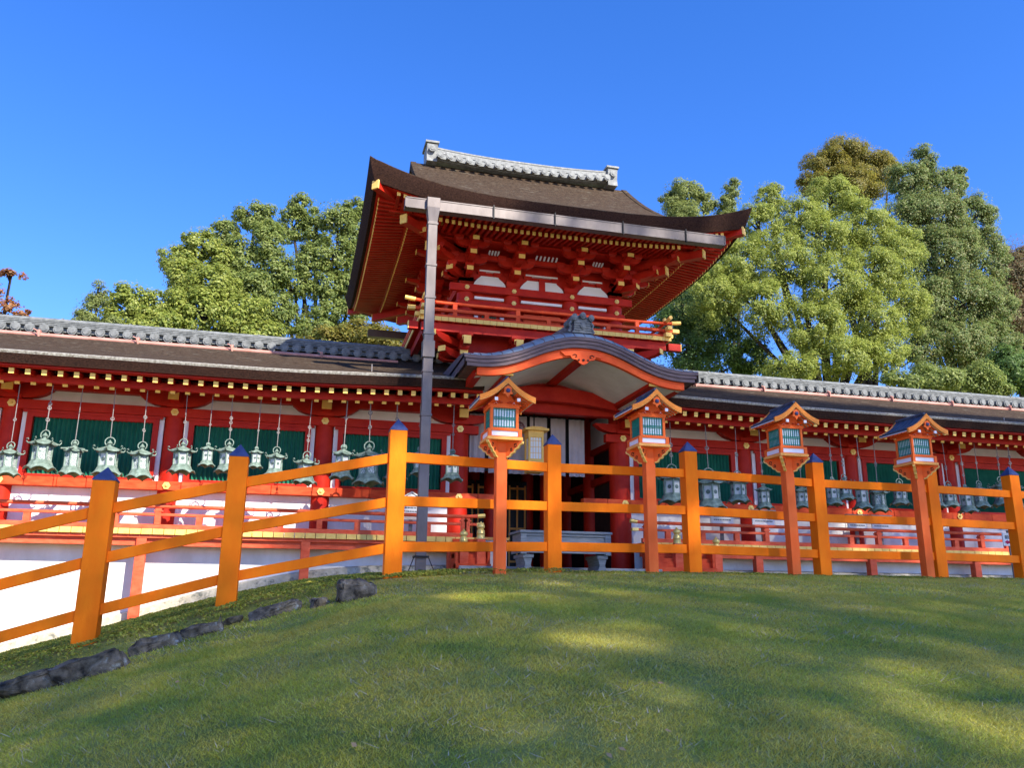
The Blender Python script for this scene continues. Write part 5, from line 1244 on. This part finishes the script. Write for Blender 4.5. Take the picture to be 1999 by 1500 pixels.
tree('shrub_bush', 'rounded light green bush just above the ridge tiles at the right', [(1820, 740, 54, 20, 29), (1890, 745, 60, 22, 29), (1760, 745, 40, 12, 29), (1940, 760, 30, 14, 29)], GM, .12, 1.1, gR, clump=.4)
tree('shrub_bush', 'dark shaded bush at the far right edge above the ridge', [(1975, 715, 40, 36, 31), (2010, 740, 40, 34, 31), (1950, 735, 26, 24, 31)], GD, .13, 1.0, gR, clump=.4)

# ------------------------------------------------------------------ trees on the viewer's side whose shade lies on the lawn and the lower gate
WB = [(-6, 9.6), (-2, 10.5), (2, 11.2), (3.8, 12.8), (6.4, 14.0), (7.6, 14.9), (8.7, 16.3), (9.6, 17.9), (10.8, 20.0), (12.5, 21.9), (17, 21.4), (20, 20.2), (25, 19.4), (34, 18.5)]  # crown outline shaped so that chosen walls and roofs stay sunlit
GAPS = [(1120, 1237, .20), (1175, 1245, .20), (1230, 1258, .24), (1290, 1263, .22), (1265, 1234, .10), (900, 1176, .20), (960, 1170, .24), (1020, 1165, .20), (1150, 1146, .22), (1230, 1150, .22), (1330, 1158, .14), (1090, 1140, .18), (870, 1130, .16), (960, 1125, .14),
        (1480, 1148, .10), (1780, 1155, .10), (1850, 1180, .10), (1960, 1305, .17), (1995, 1320, .20), (1880, 1395, .13), (1930, 1420, .17), (1985, 1450, .18), (1720, 1305, .11), (1735, 1345, .11), (1760, 1390, .09), (450, 1262, .12), (1620, 1240, .07), (1890, 1330, .08), (1800, 1320, .09)]
FG = [(768, 900, 9.5, .22), (770, 960, 9.5, .2), (768, 1040, 9.5, .18), (870, 985, 9.7, .17), (1010, 905, 9.9, .24), (1030, 990, 9.9, .2), (830, 895, 9.6, .12), (1345, 1035, 10.2, .13), (985, 870, 9.4, .18), (980, 950, 9.4, .14), (1080, 960, 10, .14), (1790, 1030, 10.1, .10), (1890, 1035, 10.6, .10),
      (1280, 605, 16.5, .25), (1330, 650, 16.5, .3), (1200, 640, 16.5, .16), (1060, 640, 16.5, .16), (950, 628, 16.5, .2), (860, 620, 16.5, .3), (1150, 440, 14.6, .16), (1290, 455, 14.6, .16), (1380, 445, 14.6, .18), (1740, 830, 15.2, .16), (1830, 835, 15.2, .16), (1890, 845, 15.2, .18), (1960, 850, 15.2, .18), (1800, 870, 16.5, .2), (1755, 935, 15.9, .14), (1680, 1000, 16.9, .14), (1870, 1000, 16.9, .16), (1920, 1085, 16.4, .2), (1800, 1075, 16.4, .16), (1750, 1070, 16.4, .16), (1640, 1110, 16.7, .2), (1760, 1110, 16.7, .2), (1920, 1110, 16.7, .25), (1450, 1040, 16.4, .12), (650, 960, 17, .22), (610, 1000, 17, .2), (560, 1000, 17, .2), (1100, 735, 14.2, .35), (1180, 750, 14.2, .3), (1000, 720, 14.2, .25)]
G2 = []
for px, py, r in GAPS:                          # each wanted sun patch gets openings cut through the crown along the sun's rays
    for _ in range(2): G2.append((px+rng.normal(0, 220*r), py+rng.normal(0, 22*r), r*rng.uniform(.28, .60)))
for _ in range(6): G2.append((rng.uniform(500, 1999), rng.choice([rng.uniform(1135, 1200), rng.uniform(1150, 1480)]), rng.uniform(.03, .06)))
for _ in range(9): t_ = rng.random(); G2.append((1640+360*t_+rng.normal(0, 30), 1270+190*t_+rng.normal(0, 18), rng.uniform(.03, .09)))
LINES = [(np.array(ground_hit(px, py)), r) for px, py, r in G2]+[(np.array(at(px, py, Yd)), r) for px, py, Yd, r in FG]
SV = np.array(sunv); kx, kz = sunv.x/abs(sunv.y), sunv.z/abs(sunv.y)
SHADE = leafmat('leaves_shade_tree', [(0.064, 0.101, 0.022), (0.109, 0.169, 0.036), (0.164, 0.22, 0.05)], .25)
for ti, (x0, x1) in enumerate(((8, 14), (14, 20), (20, 26.5), (26.5, 32), (32, 38))):
    xm = (x0+x1)/2; zg = -2.6
    Y0 = -20.0
    T = thing('shade_tree', ('tree behind the viewer at the far left', 'tree behind the viewer, left of centre', 'tall tree behind the viewer, near the sun', 'tree behind the viewer on the right', 'tree behind the viewer at the far right')[ti]+', shading the lawn', 'tree', (xm, Y0, zg), 'shade trees behind the viewer')
    n = int(440*(x1-x0)*26)
    P = np.stack([rng.uniform(x0, x1, n), Y0+rng.normal(0, 1.2, n), rng.uniform(17.2, 43.5, n)], 1); N = rng.normal(0, .7, (n, 3))+np.array([0, -.3, .6])
    u_ = P[:, 0]+kx*P[:, 1]; w_ = P[:, 2]+kz*P[:, 1]
    keep = (w_ > .3) & (w_ < np.interp(u_, [a for a, _ in WB], [b for _, b in WB])+rng.normal(0, .22, len(P)))
    for c, r in LINES:
        dd = P-c; t = dd @ SV; dist = np.linalg.norm(dd-t[:, None]*SV, axis=1); keep &= (dist > r*.92+rng.normal(0, .04, len(P)))
    P = P[keep]; N = N[keep]; o = np.array(T.location)
    link('crown', leaf_mesh("crown", P-o, N, .13*rng.uniform(.8, 1.2, len(P)), SHADE, .75), T)
    mb = MB(); zt = P[:, 2].max(); mb.tube([(xm, Y0, zg), (xm+.2, Y0, zg+(zt-zg)*.5), (xm, Y0, zt-2)], [.34, .16, .03], 10)
    for k in range(10):
        i = rng.integers(len(P)); zz = zg+(zt-zg)*rng.uniform(.45, .8); e = Vector(P[i]); mb.tube([(xm, Y0, zz), Vector((xm, Y0, zz)).lerp(e, .5)+Vector((0, 0, .3)), e], [.05, .035, .012], 6)
    part('trunk', mb, BARK, T, 60)

# ------------------------------------------------------------------ grass
gxs = np.linspace(-9, 20, 291); gys = np.linspace(1.5, 18, 166)
GZ = np.array([[ground_z(float(x), float(y)) for x in gxs] for y in gys])
def gz_np(x, y):
    fx = np.clip((x-gxs[0])/(gxs[1]-gxs[0]), 0, len(gxs)-1.001); fy = np.clip((y-gys[0])/(gys[1]-gys[0]), 0, len(gys)-1.001)
    i = fx.astype(int); j = fy.astype(int); a = fx-i; b = fy-j
    return GZ[j, i]*(1-a)*(1-b)+GZ[j, i+1]*a*(1-b)+GZ[j+1, i]*(1-a)*b+GZ[j+1, i+1]*a*b
def vnoise(x, y, s, seed):
    r2 = np.random.default_rng(seed); T_ = r2.random((64, 64)); fx = x/s; fy = y/s
    i = np.floor(fx).astype(int); j = np.floor(fy).astype(int); a = fx-i; b = fy-j; a = a*a*(3-2*a); b = b*b*(3-2*b)
    g = lambda p, q: T_[q % 64, p % 64]
    return g(i, j)*(1-a)*(1-b)+g(i+1, j)*a*(1-b)+g(i, j+1)*(1-a)*b+g(i+1, j+1)*a*b
YFx = np.array([p[0] for p in YF]); YFy = np.array([p[1] for p in YF])
def in_view(x, y, z, mx=.22):
    P = np.stack([x, y, z], 1); d = P @ np.array(fw); a = P @ np.array(rt)/d*F_PX+999.5; b = 750-P @ np.array(up)/d*F_PX
    return (a > -1999*mx) & (a < 1999*(1+mx)) & (b < 1500*(1.03))
def blades(n, x0, x1, y0, y1, hmin, hmax, wid, pow_y=1.0, mask=None, lean=.5):
    y = y0+(y1-y0)*rng.random(n)**pow_y; x = x0+(x1-x0)*rng.random(n); z = gz_np(x, y); k = in_view(x, y, z)
    if mask is not None: k &= mask(x, y)
    x, y, z = x[k], y[k], z[k]; n = len(x)
    h = rng.uniform(hmin, hmax, n)*(.6+.8*vnoise(x, y, .35, 3))
    a = rng.random(n)*2*math.pi; w = wid*rng.uniform(.7, 1.3, n)
    ln = rng.normal(0, lean, (n, 2))*h[:, None]; ln[:, 0] += .15*h
    A = np.stack([x-np.cos(a)*w, y-np.sin(a)*w, z-.004], 1); B = np.stack([x+np.cos(a)*w, y+np.sin(a)*w, z-.004], 1); Cc = np.stack([x+ln[:, 0], y+ln[:, 1], z+h], 1)
    return np.stack([A, B, Cc], 1).reshape(-1, 3)
def lawn_mask(x, y):
    yf = np.interp(x, YFx, YFy); t = yf-y
    e = np.where(x < .6, .62, np.where(x < 1.2, .3, -3.5)); return t > e
GRASS = leafmat('grass_blades', [(0.386, 0.359, 0.036), (0.562, 0.487, 0.054), (0.62, 0.602, 0.079), (0.491, 0.436, 0.048), (0.62, 0.617, 0.156), (0.62, 0.526, 0.066)], .45, .6)
GRASS_DRY = leafmat('dry_grass_blades', [(0.432, 0.345, 0.045), (0.6, 0.469, 0.068), (0.6, 0.579, 0.099), (0.544, 0.419, 0.06), (0.6, 0.593, 0.195), (0.6, 0.506, 0.083)], .45, .6)
GRASS_DARK = leafmat('dark_grass_blades', [(0.285, 0.315, 0.032), (0.415, 0.427, 0.047), (0.465, 0.527, 0.069), (0.362, 0.382, 0.042), (0.465, 0.54, 0.138), (0.465, 0.461, 0.058)], .45, .6)
STRAW = leafmat('dry_straw', [(.42, .37, .24), (.52, .47, .34), (.34, .28, .16)], .2, .7)
V = np.concatenate([blades(860000, -4.5, 14, 2.4, 7.0, .010, .022, .0028, 1.0, lawn_mask, 1.2), blades(500000, -6.5, 20, 6.5, 14.0, .012, .026, .0048, 1.0, lawn_mask, 1.2)])
me = quad_mesh('lawn_grass', V, 3, GRASS); me.materials.append(GRASS_DRY); me.materials.append(GRASS_DARK)
bx_, by_ = V[::3, 0], V[::3, 1]; q1 = .55*vnoise(bx_, by_, .55, 61)+.3*vnoise(bx_, by_, .17, 62)+.15*vnoise(bx_, by_, .05, 64)+rng.normal(0, .07, len(bx_))
mi_ = np.where(q1 > .56, 1, np.where(q1 < .40, 2, 0)).astype(np.int32); me.polygons.foreach_set('material_index', mi_[:len(me.polygons)])
o = link('lawn_grass', me); props(o, 'short mown green grass covering the sloping lawn', 'grass', None, 'stuff')
V = blades(60000, -4, 15, 2.8, 11.0, .012, .035, .0042, 1.0, lambda x, y: lawn_mask(x, y) & (vnoise(x, y, .5, 11)*vnoise(x, y, .13, 5) > .30), 1.6)
o = link('straw_blades', quad_mesh('straw_blades', V, 3, STRAW)); props(o, 'pale dry straw flecks scattered through the lawn grass', 'dry grass', None, 'stuff')
# mossy low ground cover between the stones and the fence, and behind it
n = 230000; x = rng.uniform(-7, 1.9, n); y = rng.uniform(7.4, 15.5, n); yf = np.interp(x, YFx, YFy); t = yf-y
bump = vnoise(x, y, .16, 21)*.6+vnoise(x, y, .07, 22)*.4
k = (t < np.where(x < .6, .66, .40)+.1*vnoise(x, y, .2, 4)) & (rng.random(n) < .25+.9*bump); z = gz_np(x, y)
k &= in_view(x, y, z); x, y, z, bump = x[k], y[k], z[k], bump[k]
P = np.stack([x, y, z+rng.random(len(x))*.015+bump*.055], 1)
MOSS = leafmat('ground_cover_leaves', [(0.125, 0.176, 0.018), (0.25, 0.293, 0.028), (0.418, 0.424, 0.046), (0.187, 0.221, 0.023), (0.543, 0.44, 0.078)], .25, .6)
o = link('ground_cover', leaf_mesh('ground_cover', P, np.tile([0, -.2, 1.0], (len(P), 1)), rng.uniform(.018, .040, len(P)), MOSS, .6, .6)); props(o, 'bumpy green moss and clover between the border stones and the fence', 'ground cover', None, 'stuff')
# tufts at the crest in front of the gate
n = 60000; x = rng.uniform(1.0, 15, n); y = np.interp(x, YFx, YFy)+rng.uniform(-.5, 1.6, n); z = gz_np(x, y); bump = vnoise(x, y, .22, 31)*.7+vnoise(x, y, .09, 32)*.3
k = in_view(x, y, z) & (rng.random(n) < bump*1.1); x, y, z, bump = x[k], y[k], z[k], bump[k]
P = np.stack([x, y, z+rng.random(len(x))*.012+bump*np.where(x < 3.2, .075, .03)], 1)
o = link('crest_cover', leaf_mesh('crest_cover', P, np.tile([0, -.2, 1.0], (len(P), 1)), rng.uniform(.018, .040, len(P)), MOSS, .5, .6)); props(o, 'low green growth along the lawn crest under the fence', 'ground cover', None, 'stuff')
# a few fallen leaves
FL = leafmat('fallen_leaf', [(.26, .15, .06), (.34, .24, .12), (.28, .11, .04)], .1, .7)
for i, (px, py) in enumerate(((1305, 1443), (1470, 1447), (1215, 1480), (1190, 1493), (690, 1470), (1290, 1347), (345, 1342), (1870, 1293), (1720, 1268))):
    p = ground_hit(px, py); me = leaf_mesh('fallen_leaf', np.array([[0, 0, .03]]), np.array([[0.1, -.5, .9]]), np.array([.034]), FL, .7, .3)
    lab = ('brown fallen leaf near the bottom centre', 'tan fallen leaf right of the bottom centre', 'pale fallen leaf at the bottom edge', 'small fallen leaf by the bottom edge', 'brown fallen leaf bottom left of centre', 'dark fallen leaf in the middle of the lawn', 'orange fallen leaf below the border stones', 'fallen leaf on the right of the lawn', 'fallen leaf right of the lawn sun patch')[i]
    o = link('fallen_leaf', me, None, p); props(o, lab, 'leaf', 'fallen leaves on the lawn')
